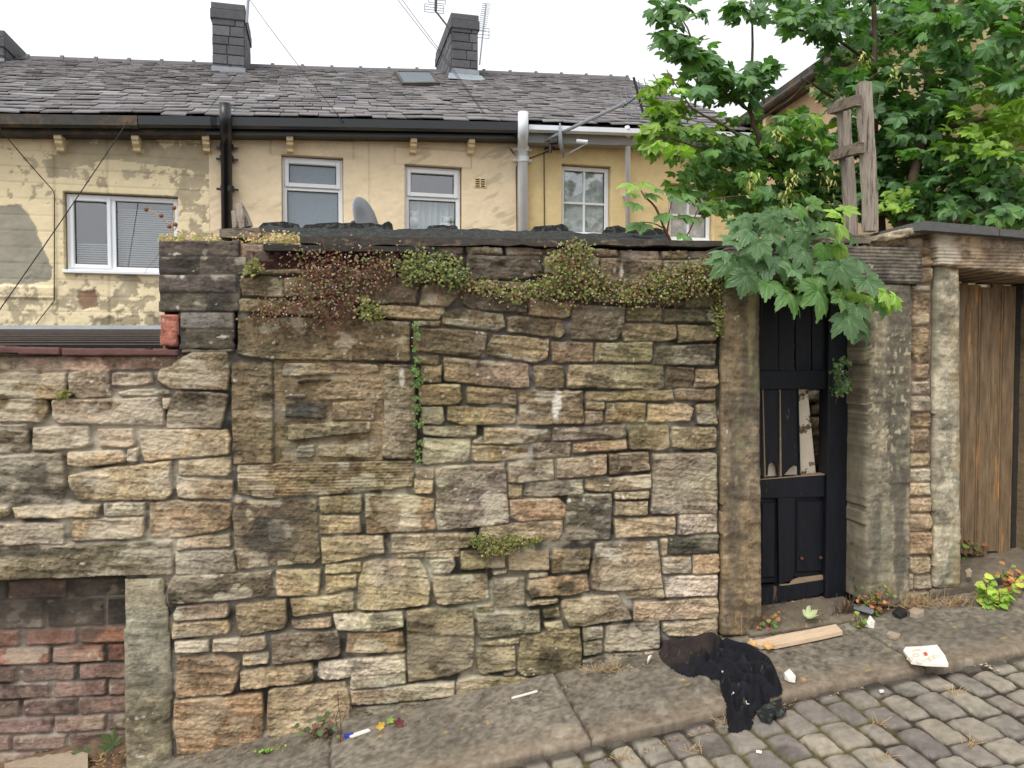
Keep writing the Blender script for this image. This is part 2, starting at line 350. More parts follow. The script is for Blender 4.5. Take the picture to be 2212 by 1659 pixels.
def slab(name, poly, Y, depth, code, parent=None, seed=1, res=.007, edge=.014, prot=.012, groove=None, mat=None, warp=.004, rough=.6, extra=None):
    p = np.array(poly); x0, z0 = p.min(0)-.01; x1, z1 = p.max(0)+.01
    return stonefield(name, [(code, poly)], x0, x1, z0, z1, res, Y, mask=lambda X, Z: pd(X+warp*fbm(X*9, Z*9, seed, 3), Z+warp*fbm(X*9, Z*9, seed+9, 3), poly) > -.001,
                      parent=parent, back=-depth, prot=prot, edge=edge, warp=warp, seed=seed, mat=mat, groove=groove, rough=rough, mortvar=False, mort=STC[code], extra=extra)
def parse(txt, i, j):
    out = []
    for ln in txt.strip().splitlines():
        t = ln.split()
        if not t: continue
        n = list(map(float, t[1:])); out.append((t[0], TL(i, j, list(zip(n[0::2], n[1::2])))))
    return out
def parsed(txt, Y=0.0):
    out = []
    for ln in txt.strip().splitlines():
        t = ln.split()
        if t:
            n = list(map(float, t[1:])); out.append((t[0], [XZ(a, b, Y) for a, b in zip(n[0::2], n[1::2])]))
    return out
# ---------------------------------------------------------------- ground levels
def G(x, y):                        # pavement level, the lane climbs to the right
    return np.interp(x, [-8, -3, -1, 1.526, 2.5, 3.16, 9], [-1.4, -.60, -.265, .155, .262, .36, 1.25])+.05*np.asarray(y)
KY = -.61
def GR(x, y): return G(x, KY)-.027+.035*(np.asarray(y)-KY)
def onG(u, v, dz=0.0, f=G):         # sight line -> pavement / road surface
    d = ray(u, v); t = .5
    lo, hi = .5, 12
    for _ in range(50):
        t = (lo+hi)/2; p = CAM+d*t
        if p[2] > f(p[0], p[1])+dz: lo = t
        else: hi = t
    return CAM+d*t
# ================================================================ SETTING
# far ground
tag(npmesh('ground', [(-150, -150, -2.2), (150, -150, -2.2), (150, 150, -2.2), (-150, 150, -2.2)], [np.array([[0, 1, 2, 3]])], M['soil']), kind='structure')
yd = np.array([(-8, .34, -.2), (9, .34, .1), (9, 6.5, -.4), (-8, 6.5, -.5)])
tag(npmesh('yard_ground', yd, [np.array([[0, 1, 2, 3]])], M['soil']), kind='structure')
# ---- setts
def setts(x0, x1, y0, y1, res, name):
    xs = np.arange(x0, x1+res, res); ys = np.arange(y0, y1+res, res); X, Y = np.meshgrid(xs, ys)
    rs = np.random.RandomState(5); eb = [-9.0]
    while eb[-1] < 12: eb.append(eb[-1]+rs.uniform(.095, .125))
    eb = np.array(eb)
    Xs = X+.10*(Y+.6)+.012*fbm(X*3, Y*3, 50, 2)+.010*fbm(X*11, Y*11, 51, 2); Ys = Y+.014*fbm(X*4, Y*4, 52, 2)+.010*fbm(X*12, Y*12, 53, 2)
    ri = np.clip(np.searchsorted(eb, Xs)-1, 0, len(eb)-2); dx = np.minimum(Xs-eb[ri], eb[ri+1]-Xs)
    dy = np.zeros(X.shape); cid = np.zeros(X.shape, int)
    for r in np.unique(ri):
        c = [-9.0+rs.uniform(0, .2)]
        while c[-1] < 1: c.append(c[-1]+rs.uniform(.15, .20))
        c = np.array(c); m = ri == r; k = np.clip(np.searchsorted(c, Ys[m])-1, 0, len(c)-2)
        dy[m] = np.minimum(Ys[m]-c[k], c[k+1]-Ys[m]); cid[m] = r*97+k*13
    K = .008; d = -K*np.log(np.exp(-dx/K)+np.exp(-dy/K))
    gap = .0055+.004*fbm(X*6, Y*6, 57, 2)
    pr = ss(gap, gap+.013, d); pc = ss(gap-.002, gap+.006, d)
    h1 = _perm[cid & 255, 3]; h2 = _perm[cid & 255, 9]; h3 = _perm[cid & 255, 15]
    Z = GR(X, Y)-.014*(1-pr)+pr*((h1-.5)*.006+.005*fbm(X*14, Y*14, 54, 3)+.0015*fbm(X*60, Y*60, 55, 2))+.012*(fbm(X*.9, Y*.9, 59, 2))
    Z = Z-(1-pc)*.004*fbm(X*50, Y*50, 58, 2)
    base = lin((132, 124, 113))*np.stack([1+.22*(h2-.5), 1+.18*(h2-.5)+.03*(h3-.5), 1+.12*(h2-.5)-.10*(h3-.5)], -1)*(.78+.42*h3)[..., None]
    st = fbm(X*8, Y*8, 60, 4); base = base*(1+.20*st+.26*fbm(X*50, Y*50, 61, 3))[..., None]
    base = base*(1-.35*ss(.25, .5, fbm(X*5+cid, Y*5, 62, 3)))[..., None]
    m1 = ss(0, .4, fbm(X*2.2, Y*2.2, 63, 3)); jc = lin((52, 44, 36))*(1-m1[..., None])+lin((80, 74, 44))*m1[..., None]; jc = jc*(1+.5*fbm(X*60, Y*60, 64, 2))[..., None]
    c = jc*(1-pc[..., None])+base*pc[..., None]
    gk = ss(KY-.045, KY-.012, Y+.012*fbm(X*9, Y*9, 66, 2))[..., None]*.75; c = c*(1-gk)+lin((44, 38, 31))*gk      # dark line at the kerb foot: contact shade painted into the sett colour
    return X, Y, Z, c
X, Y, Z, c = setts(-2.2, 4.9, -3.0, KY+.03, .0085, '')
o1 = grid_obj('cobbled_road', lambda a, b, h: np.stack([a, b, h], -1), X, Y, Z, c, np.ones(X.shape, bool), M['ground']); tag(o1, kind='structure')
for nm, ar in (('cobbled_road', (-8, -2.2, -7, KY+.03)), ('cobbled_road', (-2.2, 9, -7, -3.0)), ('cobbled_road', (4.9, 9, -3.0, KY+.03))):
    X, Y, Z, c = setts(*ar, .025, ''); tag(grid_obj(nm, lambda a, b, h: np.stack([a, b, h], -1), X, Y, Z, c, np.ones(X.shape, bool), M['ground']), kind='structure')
# ---- flag kerb
def jl(u0, v0, u1, v1):
    a = onG(u0, v0); b = onG(u1, v1); return a[:2], b[:2]
joints = [jl(714, 1600, 712, 1655), jl(1217, 1489, 1296, 1628), jl(1530, 1452, 1572, 1512), jl(1838, 1346, 1951, 1413), jl(2166, 1311, 2212, 1330)]
def pavement():
    res = .0085; xs = np.arange(-3.2, 7.5, res); ys = np.arange(KY-.03, .05, res); X, Y = np.meshgrid(xs, ys)
    ds = np.full(X.shape, 9.0); fid = np.zeros(X.shape, int)
    for a, b in joints:
        t = (Y-a[1])/(b[1]-a[1]); xl = a[0]+(b[0]-a[0])*t+.006*fbm(Y*9, Y*3+a[0], 70, 2); ds = np.minimum(ds, abs(X-xl)); fid += X > xl
    for xl in (-2.1, -3.0, 4.3, 5.4, 6.3): ds = np.minimum(ds, abs(X-xl)); fid += X > xl
    de = Y-(KY+.012*fbm(X*1.2, X*.3, 71, 2)+.005*fbm(X*9, X*2, 72, 2)+.012*(_perm[fid & 255, 40]-.5))
    top = G(X, Y)+.004*fbm(X*5, Y*5, 73, 3)+.002*fbm(X*40, Y*40, 74, 2)+(_perm[fid & 255, 41]-.5)*.012
    H = top-.012*(1-ss(0, .012, ds))-.09*(1-ss(-.006, .010, de))-.006*(1-ss(.008, .035, de))
    b = lin((119, 111, 98)); v1 = fbm(X*3, Y*3, 75, 4); v2 = fbm(X*14, Y*14, 76, 4); v3 = fbm(X*60, Y*60, 77, 2)
    c = b*(1+.30*v1+.36*v2+.60*v3)[..., None]*(.9+.25*_perm[fid & 255, 42])[..., None]
    e = ss(.22, .02, de)[..., None]; c = c*(1-e*.4)+lin((140, 120, 98))*(1+.2*v2[..., None])*e*.4      # worn warm kerb edge
    dk = ss(.02, .4, v1+.4*v2)[..., None]; c = c*(1-.38*dk*(1-e*.5))
    li = ss(.30, .38, fbm(X*16, Y*16, 78, 2))*ss(0, .3, fbm(X*2, Y*2, 79, 2)); c = c*(1-li[..., None]*.35)+lin((172, 164, 146))*li[..., None]*.35
    ye = ss(.72, .76, fbm(X*22, Y*22, 80, 2)); c = c*(1-ye[..., None]*.6)+lin((190, 158, 70))*ye[..., None]*.6
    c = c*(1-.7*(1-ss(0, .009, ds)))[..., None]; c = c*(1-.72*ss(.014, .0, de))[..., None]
    return tag(grid_obj('pavement', lambda a, b, h: np.stack([a, b, h], -1), X, Y, H, c, np.ones(X.shape, bool), M['ground']), kind='structure')
pavement()
# ================================================================ MAIN RUBBLE WALL
A = parse("""
b 0 760 440 755 435 900 400 930 0 925
g 455 760 560 735 715 735 720 910 500 920 455 870
g 735 755 985 755 1000 820 900 840 735 835
b 1035 740 1170 660 1260 620 1475 620 1490 730 1475 870 1120 865 1030 800
c 770 880 850 860 1105 865 1110 895 940 905 790 900
b 0 930 310 930 325 1000 280 1075 0 1070
g 355 935 1030 915 1070 1010 1065 1100 400 1085 360 1060
c 1060 925 1115 925 1105 990 1070 1000
d 1150 880 1440 890 1480 905 1470 980 1435 1110 1085 1115 1090 1010
d 0 1085 190 1085 205 1230 190 1270 0 1275
c 225 1110 580 1105 590 1220 480 1245 225 1260
o 635 1120 870 1118 885 1225 840 1240 650 1230
t 915 1125 1475 1125 1500 1180 1490 1285 1270 1305 945 1330 915 1230
t 450 1265 800 1255 825 1300 815 1335 520 1370 445 1350
c 835 1250 905 1245 895 1330 830 1330
k 0 1295 410 1270 430 1400 435 1500 400 1600 0 1590
t 445 1430 640 1380 1110 1330 1115 1540 1080 1570 620 1585 510 1585 450 1480
t 1160 1330 1500 1300 1505 1390 1470 1420 1165 1415
t 1145 1430 1515 1450 1510 1570 1470 1578 1160 1565
t 85 1625 660 1608 645 1690 100 1695
t 0 1620 65 1620 65 1670 0 1700
c 680 1600 945 1592 945 1675 690 1685
o 975 1595 1090 1580 1495 1605 1505 1640 1490 1755 1370 1790 1140 1825 975 1820
r 0 655 1165 650 1130 725 730 722 450 735 290 745 100 752 0 750
w 1545 400 2212 405 2660 430 2655 680 1700 668 1545 640
w 1500 690 1768 690 1770 1342 1520 1345 1505 1000
i 1778 662 2490 700 2480 1320 1778 1335
t 1850 690 2450 705 2460 750 2190 770 1830 775
k 1930 800 2170 785 2180 805 1940 825
t 2180 785 2470 790 2470 930 2070 930 2075 860 2170 850
g 1850 900 1980 888 1985 915 1850 920
k 1850 950 1980 940 2110 960 2110 1050 1850 1045
b 2150 950 2440 940 2410 990 2420 1060 2150 1065
b 1870 1090 2400 1070 2405 1140 1870 1195
k 1930 1230 2040 1225 2040 1300 1920 1300
b 2065 1230 2440 1215 2460 1270 2430 1310 2070 1300
Y 2490 700 2690 705 2697 1310 2500 1312 2480 1290
w 1545 1350 1775 1343 2670 1325 2682 1390 2670 1490 2212 1540 1720 1565 1545 1545
t 1530 1580 1570 1575 1565 1605 1530 1605
""", 0, 1)
B = parse("""
t 240 320 660 335 670 360 630 415 290 405 240 390
b 520 190 780 180 770 240 690 330 510 325
b 650 370 780 345 1050 380 1060 460 1010 485 720 455 655 440
b 470 425 640 425 640 455 470 455
d 790 230 1190 250 1200 370 830 345 785 310
b 1210 250 1490 310 1480 390 1440 412 1215 385
b 1075 400 1150 388 1420 420 1450 500 1410 535 1080 495
d 1500 320 1835 330 1830 450 1780 545 1490 535 1480 470
b 1845 335 2070 335 2075 420 1845 425
d 2090 345 2420 350 2425 430 2200 430 2095 425
b 1815 440 2160 440 2165 530 2080 555 1830 550 1810 500
b 2175 445 2440 450 2420 550 2180 560
b 470 470 780 475 945 500 930 600 900 655 700 640 560 625 470 600
b 985 510 1340 540 1330 665 1250 690 930 640 935 600
b 1355 560 1630 560 1635 610 1630 680 1365 688
b 1650 560 2005 560 2010 660 1990 690 1640 685
d 2030 600 2100 580 2430 575 2400 640 2415 705 2010 705 2015 640
b 480 650 630 645 635 700 480 695
t 510 710 650 710 645 820 515 815
p 665 655 900 680 1210 700 1215 850 1050 855 800 825 670 810
b 1245 705 1430 710 1445 750 1440 855 1255 850
t 1470 705 2085 705 2090 850 2050 865 1460 855
b 2105 720 2280 725 2280 855 2105 860
b 2290 730 2430 735 2430 840 2290 850
b 510 830 770 835 780 940 740 965 510 965
b 815 850 1130 865 1135 965 815 960
b 1155 870 1560 875 1565 1085 1150 1095
b 1580 885 2140 870 2150 935 1800 940 1580 935
b 2165 870 2415 860 2410 930 2170 935
b 520 980 655 980 670 1060 650 1085 520 1085
p 690 975 1130 990 1130 1090 800 1100 690 1060
b 1580 950 1700 950 1700 995 1580 995
b 1575 1005 1690 1005 1690 1085 1575 1090
b 1720 955 1970 955 1960 1080 1710 1080
t 1985 960 2230 955 2280 985 2250 1065 1980 1080
b 2290 960 2425 945 2430 1090 2310 1085
g 525 1100 870 1100 870 1165 820 1175 530 1155
c 530 1180 835 1183 830 1320 800 1340 530 1345
b 850 1190 910 1170 915 1215 850 1215
p 920 1115 1360 1120 1360 1195 1220 1210 920 1215
o 840 1235 900 1225 1210 1230 1200 1310 1000 1330 860 1330
g 1375 1110 1835 1100 1840 1175 1370 1195
p 1240 1215 1480 1205 1480 1300 1240 1310
o 1500 1215 1840 1185 1850 1250 1500 1275
b 1855 1100 2120 1090 2120 1240 2080 1255 1870 1250
b 2140 1105 2420 1110 2425 1240 2280 1255 2140 1240
t 480 1370 600 1375 595 1440 490 1440
t 470 1445 590 1445 590 1530 480 1535
g 610 1380 860 1350 1060 1345 1085 1730 900 1750 620 1775
p 1085 1340 1370 1320 1375 1450 1130 1470 1085 1465
b 1085 1480 1165 1478 1165 1570 1085 1570
g 1185 1470 1560 1450 1565 1540 1350 1560 1180 1555
p 1400 1315 1720 1285 1715 1410 1500 1440 1395 1440
p 1735 1280 1985 1270 1995 1390 1740 1410
t 1580 1450 2000 1415 2000 1500 1700 1530 1580 1515
g 2015 1280 2425 1275 2430 1670 2010 1670
g 1470 1545 1745 1540 1750 1690 1745 1835 1450 1835 1455 1600
t 1765 1530 1990 1520 1990 1570 1765 1575
t 1765 1590 1985 1590 1980 1680 1765 1680
o 1090 1580 1400 1570 1450 1610 1450 1700 1160 1720 1090 1690
o 155 1545 460 1545 600 1570 605 1770 160 1800
b -140 1560 130 1550 130 1655 -130 1665
""", 1, 1)
D = parse("""
t -1655 20 0 0 0 0
""", 1, 2)[:0]+parse("""
K 0 0 1 0 1 1
""".replace('K', 'k'), 0, 2)[:0]+parse("""
d 1560 -72 2050 -80 2065 100 2075 300 2030 330 1550 362 1525 200 1508 0
t 1160 175 1490 140 1500 215 1440 225 1155 240
g 1145 255 1520 240 1535 380 1290 400 1145 395
t 465 50 940 30 940 160 760 175 475 180
c 0 70 420 65 425 200 200 208 0 212
L 0 222 400 216 800 192 1115 182 1130 300 1125 398 800 402 400 430 0 440
d 1130 410 1765 375 1770 470 1740 540 1500 570 1100 590 1090 500
t 1790 375 2080 370 2080 440 2060 530 1800 545 1785 480
t 1150 610 1475 585 1490 640 1480 670 1130 705 1125 660
o 1120 720 1480 690 1500 750 1480 780 1330 790 1120 815
b 1530 600 1850 560 1860 700 1840 750 1560 795 1535 700
c 1135 830 1355 820 1360 900 1220 910 1135 910
b 1385 820 1715 795 1730 860 1700 885 1385 900
t 1880 560 2270 530 2295 520 2295 630 2180 640 1900 665
t 1885 700 2150 675 2150 735 2000 750 1900 745
d 1760 800 1830 780 2190 765 2205 790 2205 915 2190 930 1770 975
o 1150 930 1440 920 1555 960 1550 1050 1510 1160 1150 1200 1140 1060
t 1580 915 1740 905 1740 975 1650 985 1575 990
t 1560 1030 1700 1000 2020 975 2040 1070 2030 1090 1560 1145
c 2065 970 2212 950 2625 915 2630 1020 2212 1060 2110 1085 2065 1060
o 1140 1215 1480 1180 1700 1165 1715 1280 1705 1490 1660 1510 1390 1560 1145 1565 1135 1400
t 1745 1150 1850 1125 2240 1095 2265 1200 2255 1430 2200 1430 1740 1440 1735 1250
t 2090 165 2200 155 2480 150 2487 265 2300 290 2212 310 2090 340
""", 0, 2)
Es = parse("""
t -140 20 120 20 125 130 -130 140
t 325 150 870 125 875 180 820 225 325 265
t 900 90 1430 50 1430 130 1400 175 1000 180 890 150
t 345 270 530 260 535 285 360 295
t 545 255 765 235 765 285 550 290
c 570 310 730 290 740 340 700 390 590 400
b 775 250 1060 235 1065 350 780 370
b 1085 250 1340 250 1345 370 1085 375
b 1370 240 1610 235 1600 370 1365 395
p 1650 200 2040 185 2065 300 2075 490 1690 505 1620 490 1610 380
t 145 330 210 305 500 305 545 360 575 480 560 600 300 630 110 625 105 500
t -100 340 125 325 130 385 -100 400
t -95 415 100 405 100 490 -95 520
p 600 415 945 395 955 560 840 585 620 595 590 500
d 985 430 1180 420 1185 600 1010 620 980 570
g 985 375 1070 370 1065 395 985 400
g 1210 395 1340 390 1340 415 1210 430
o 1210 445 1420 410 1590 400 1605 500 1500 530 1220 550 1200 500
t 1195 580 1405 560 1405 590 1200 605
b 875 600 980 590 980 635 875 640
g 880 660 1280 630 1285 770 900 815 880 780
b 1305 630 1410 620 1420 680 1310 685
t 1310 715 1430 705 1445 760 1330 775
p 1425 580 1450 560 1790 525 1875 690 1480 740 1440 660
t 1840 505 2080 495 2085 550 1850 560
t 1890 585 2430 550 2445 680 1890 705
c 2095 425 2430 400 2435 535 2095 550
o 2080 290 2260 285 2265 395 2085 400
o 2275 275 2440 270 2440 390 2275 400
k 2120 170 2440 145 2430 260 2130 270
t 2060 170 2110 165 2110 280 2078 285
c 2185 20 2430 10 2430 130 2180 145
t 1770 45 2160 30 2165 140 1780 170
c -50 655 400 640 405 740 250 770 -30 760
o 40 785 400 770 415 890 380 900 30 910
c 65 1060 410 1030 415 1105 60 1140
p 425 640 600 615 850 620 860 840 850 1000 700 1060 430 1100 425 850
p 1155 800 1540 750 1555 900 1550 1040 1400 1050 1180 1060 1140 1030 1155 900
t 890 855 1000 820 1150 815 1140 850 900 865
b 880 885 1120 865 1130 1010 900 1045 880 1000
g 1050 1040 1130 1030 1120 1055 1050 1055
g 1565 740 1690 735 1690 810 1565 830
g 1565 840 1680 830 1685 910 1570 930
g 1720 740 2050 705 2065 850 2055 880 1700 905 1705 800
t 2080 720 2430 690 2430 800 2120 800 2080 770
g 1560 960 1700 925 1950 905 1955 970 1700 1050 1560 1070
t 1960 900 2110 890 2110 950 1960 975
b 1290 1080 1500 1040 1530 1080 1300 1110
t 60 1150 250 1130 730 1090 735 1185 400 1225 65 1245
d 80 1265 300 1240 540 1220 550 1350 400 1370 100 1410 80 1380
b 570 1220 730 1200 730 1300 650 1330 570 1340
b 750 1090 900 1060 1170 1065 1250 1080 1255 1160 1000 1230 850 1280 745 1290
t 1265 1140 1440 1110 1440 1140 1270 1165
""", 1, 2)
Up = parsed("""
r 520 527 572 529 568 540 542 546 540 578 522 600
R 545 542 720 545 720 580 548 582
R 723 545 860 547 860 580 723 580
R 864 550 988 555 988 582 864 580
b 518 603 560 596 610 600 612 641 525 640
b 615 602 722 605 720 628 690 640 615 641
d 727 612 890 600 900 612 900 656 830 657 735 650
b 550 586 720 584 720 598 560 592
b 517 646 614 650 614 676 517 672
b 618 650 711 652 711 684 618 680
d 714 655 765 650 770 690 714 686
d 1007 552 1165 556 1171 595 1126 605 1010 603
b 1003 607 1120 610 1180 615 1185 625 1003 626
b 1297 560 1429 563 1428 627 1297 624
b 1433 563 1545 562 1545 596 1433 598
b 1175 556 1293 560 1290 590 1270 598 1175 590
b 1180 602 1293 602 1293 628 1190 630
d 1240 640 1474 636 1475 660 1350 656 1240 652
b 1478 634 1548 632 1548 661 1481 663
d 1425 603 1543 600 1543 628 1425 631
d 725 586 850 586 855 600 730 606
r 940 530 1000 533 1000 548 940 546
b 1004 534 1080 532 1085 550 1010 550
r 1090 534 1160 530 1170 550 1095 552
b 1180 535 1240 533 1240 552 1180 552
b 1250 535 1330 532 1335 556 1255 556
r 1340 536 1420 534 1425 560 1345 558
b 1430 536 1480 536 1485 558 1430 560
r 1490 536 1550 536 1550 558 1490 558
d 393 755 505 755 505 760 393 762
""")
stones = A+B+D+Es+Up
# the wall carries on to the left, outside the picture, in the same rough courses
rs = np.random.RandomState(3); zc = 1.54; x_l = XZ(0, 1000)[0]-.008
while zc > -.9:
    hh = rs.uniform(.08, .16)
    if not (.05 < zc-hh and False):
        xr = x_l
        while xr > -2.75:
            ww = rs.uniform(.15, .38); stones.append((rs.choice(list('tbgc')), [(xr-ww+.008, zc-hh+.008), (xr-.004, zc-hh+.008), (xr-.004, zc-.004), (xr-ww+.008, zc-.004)])); xr -= ww
    zc -= hh
zr = XZ(200, 766)[1]; xe = XZ(345, 600)[0]; xe2 = XZ(512, 600)[0]; zp = XZ(430, 752)[1]; zt = XZ(900, 531)[1]; xr_ = XZ(1556, 900)[0]
op = [(-2.3, XZ(-150, 1252)[1])]+TL(0, 2, [(0, 441), (400, 432), (808, 404), (808, 1900)])+[(-2.3, -1.2)]
LZ = XZ(200, 1170)[1]
def wmask(X, Z):
    top = np.where(X < xe, zr, np.where(X < xe2, zp, zt+.004*fbm(X*14, X*3, 33, 3)))
    m = (Z < top) & (Z > G(X, 0)-.06) & (X < xr_+.006*fbm(Z*9, Z*2, 34, 2))
    return m & ~inpoly(X, Z, op)
zup = XZ(1000, 640)[1]
def grime(X, Z, c):                       # soot and algae staining of the weather side
    n = fbm(X*2.5, Z*2.5, 44, 4); g = ss(.75, 1.75, Z+.32*n)*ss(-1.15, -.5, X+.1*n)
    c = c*(1-(g*.30)[..., None]*np.array([1, .96, .92]))
    g2 = ss(1.55, 1.95, Z+.12*n); c = c*(1-(.16*g2)[..., None])
    gr = ss(.1, .5, fbm(X*1.7, Z*1.7, 45, 3)); c = c*(1-gr[..., None]*np.array([.10, .04, .16]))
    pb_ = ss(-.75, -1.05, X+.15*n)*ss(.5, .62, Z+.1*n)*ss(1.62, 1.4, Z+.1*n)*ss(-.12, .18, fbm(X*7, Z*11, 47, 5)); c = c*(1-pb_[..., None]*.55)+lin((204, 192, 170))*pb_[..., None]*.55   # lime bloom on the low left part
    pb2 = ss(.12, .34, fbm(X*6, Z*9, 48, 5))*ss(1.35, 1.0, Z); c = c*(1-pb2[..., None]*.28)+lin((206, 192, 164))*pb2[..., None]*.28
    def blot(cx, cz, rx, rz, col, a, sd):
        nonlocal c
        x, z = XZ(cx, cz); k = ss(1.1, .5, np.hypot((X-x)/rx, (Z-z)/rz)+.5*fbm(X*22, Z*22, sd, 3))[..., None]*a; c = c*(1-k)+lin(col)*k
    blot(1201, 872, .022, .09, (214, 206, 192), .9, 1)      # white splash
    blot(868, 815, .014, .05, (212, 204, 188), .8, 2); blot(935, 645, .04, .03, (176, 164, 140), .7, 3)
    blot(590, 1155, .13, .11, (60, 60, 54), .75, 4); blot(75, 1030, .10, .07, (62, 58, 48), .7, 5); blot(1150, 1278, .04, .03, (48, 46, 40), .8, 6)
    blot(1220, 1265, .06, .03, (56, 52, 42), .8, 7); blot(1490, 1180, .08, .02, (48, 46, 40), .7, 8); blot(850, 1550, .14, .03, (44, 42, 36), .8, 9)
    blot(1000, 1540, .02, .03, (40, 38, 34), .8, 10); blot(1340, 590, .01, .04, (190, 182, 168), .8, 11); blot(1325, 585, .008, .02, (190, 182, 168), .8, 12)
    blot(100, 1190, .3, .02, (54, 52, 46), .75, 13); blot(660, 890, .06, .03, (84, 82, 76), .5, 14)
    return c
zs0 = XZ(700, 1000)[1]; zs1 = XZ(700, 1072)[1]; xs0 = XZ(515, 1030)[0]; xs1 = XZ(892, 1030)[0]
def grv(X, Z, sid):
    m = (X > xs0) & (X < xs1) & (Z < zs0) & (Z > zs1); return np.where(m, .0022*np.sin(Z*2*math.pi/.0135+.6*fbm(X*5, Z*5, 3, 2)), 0)
wall = empty('rubble_wall', (0, 0, 0)); tag(wall, 'long coursed rubble sandstone garden wall with blocked up window beside the lane', 'wall')
stonefield('stonework', stones, -2.7, xr_+.03, -.75, zt+.03, .0043, 0.0, mask=wmask, parent=wall, back=-.32, grime=grime, groove=grv)
MB().box(-2.68, xe-.02, .06, .30, .58, zr-.02).box(xe, xr_-.03, .06, .30, -.7, zt-.02).box(-2.68, -2.31, .06, .3, -.8, .5).build('core', M['soil'], wall)
# jamb stone of the bricked-up doorway
jp = TL(0, 2, [(812, 428), (1065, 424), (1100, 650), (1120, 1000), (1125, 1900), (826, 1900), (806, 1000)])
o = slab('jamb_stone', jp, -.006, .2, 'J', wall, seed=12, edge=.03, mat=M['stone'])
# ---- brick infill
def bricks():
    out = []; Yb = .17
    rows = [(430, 552, 'y', [(-300, 50), (60, 440), (485, 830)]), (560, 735, 'y', [(-200, 290), (310, 685), (700, 1000)]),
            (748, 852, 'e', [(-300, 130), (180, 505), (525, 860)]), (862, 975, 'e', [(-20, 330), (345, 685), (705, 1000)]),
            (985, 1088, 'x', [(-200, 115), (150, 495), (515, 860)]), (1095, 1195, 'x', [(-20, 325), (345, 690), (705, 1000)]),
            (1200, 1308, 'x', [(-200, 135), (155, 500), (515, 860)]), (1318, 1420, 'x', [(-20, 345), (360, 690), (705, 1000)]),
            (1430, 1530, 'x', [(-200, 80), (95, 440), (455, 830)]), (1540, 1640, 'x', [(-20, 330), (345, 690), (705, 1000)]), (1650, 1760, 'x', [(-200, 115), (150, 495), (515, 860)])]
    for y0, y1, cde, xsn in rows:
        for k, (a, b) in enumerate(xsn):
            cc = 'B' if cde == 'e' and (a+y0) % 3 == 0 else cde
            if cde == 'y' and a == 60: cc = 'x'
            t = -(a-400)*.035
            out.append((cc, TL(0, 2, [(a, y0+t), (b, y0+t-12), (b, y1+t-12), (a, y1+t)], Yb)))
        xl = min(a for a, b in xsn)
        for q in range(4):
            out.append(('x' if cde != 'y' else 'y', TL(0, 2, [(xl-345*(q+1), y0+10), (xl-20-345*q, y0+10), (xl-20-345*q, y1+10), (xl-345*(q+1), y1+10)], Yb)))
    return out
bw = empty('brick_infill', (-1.6, .17, 0)); bw.location = (0, 0, 0)
tag(bw, 'red and dark brick infill closing the old doorway at lower left', 'brick wall')
def bgr(X, Z, c):
    n = fbm(X*4, Z*4, 46, 4); k = ss(-.1, .4, n)[..., None]*.35; c = c*(1-k)+lin((146, 128, 114))*k
    z0 = XZ(130, 1350)[1]; k = ss(z0-.03, z0+.05, Z+.03*n)[..., None]*.4; c = c*(1-k)+lin((70, 64, 58))*k
    return c
stonefield('brickwork', bricks(), -2.4, XZ(300, 1300)[0]+.1, -.85, .62, .006, .17, parent=bw, back=-.1, mort=(136, 124, 112), prot=.014, edge=.005, grow=-.001, warp=.004, seed=31, grime=bgr, rough=.45)
# debris bank at the foot of the recess
xs = np.arange(-2.3, -1.17, .01); ys = np.arange(-.25, .19, .01); X, Y = np.meshgrid(xs, ys)
Z = G(X, Y)-.02+.10*ss(-.05, .17, Y)+.03*fbm(X*7, Y*7, 90, 4)+.012*fbm(X*30, Y*30, 93, 3)
c = lin((104, 84, 66))*(1+.4*fbm(X*25, Y*25, 94, 3))[..., None]
tag(grid_obj('soil_bank', lambda a, b, h: np.stack([a, b, h], -1), X, Y, Z, c, np.ones(X.shape, bool), M['ground']), kind='structure')
# ---- tile coping of the low part
cop = empty('tile_coping', (0, 0, 0)); tag(cop, 'red brown flat coping tiles on the low left part of the stone wall', 'coping')
for a, b, t0, b0, t1, b1 in ((-160, 129, 746, 762, 750, 767), (132, 385, 751, 768, 754, 769)):
    slab('coping_tile', [XZ(a, b0, -.04), XZ(b, b1, -.04), XZ(b, t1, -.04), XZ(a, t0, -.04)], -.035, .36, 'R', cop, seed=60+a, res=.006, edge=.008, warp=.003, mat=M['coping'])
# terracotta block
tb = empty('terracotta_block', (0, 0, 0)); tag(tb, 'upright orange red terracotta block at the corner of the dark block pier', 'block')
slab('block_face', [XZ(347, 748), XZ(387, 750), XZ(389, 680), XZ(348, 679)], -.012, .25, 'B', tb, seed=71, res=.006, mat=M['stone'])
# ---- dark concrete-block pier
pier = empty('block_pier', (0, 0, 0)); tag(pier, 'dark sooty concrete block pier rising at the left end of the tall wall', 'pier')
pb = [(345, 521, 518, 554), (345, 556, 430, 593), (432, 556, 534, 593), (346, 595, 512, 632), (348, 634, 450, 672), (452, 634, 520, 672), (392, 676, 508, 709), (402, 712, 507, 753)]
st = []
for k, (a, t, b, d) in enumerate(pb):
    cc = 'D' if k < 4 else ('k' if k < 6 else ('G' if k == 6 else 'k')); st.append((cc, [XZ(a+1, d-1), XZ(b-1, d), XZ(b-1, t+1), XZ(a+1, t)]))
pm = [XZ(344, 675), XZ(344, 520), XZ(519, 519), XZ(519, 555), XZ(535, 555), XZ(535, 594), XZ(521, 594), XZ(520, 674), XZ(508, 674), XZ(508, 756), XZ(388, 756), XZ(388, 675)]
x0, z0 = np.array(pm).min(0)-.01; x1, z1 = np.array(pm).max(0)+.01
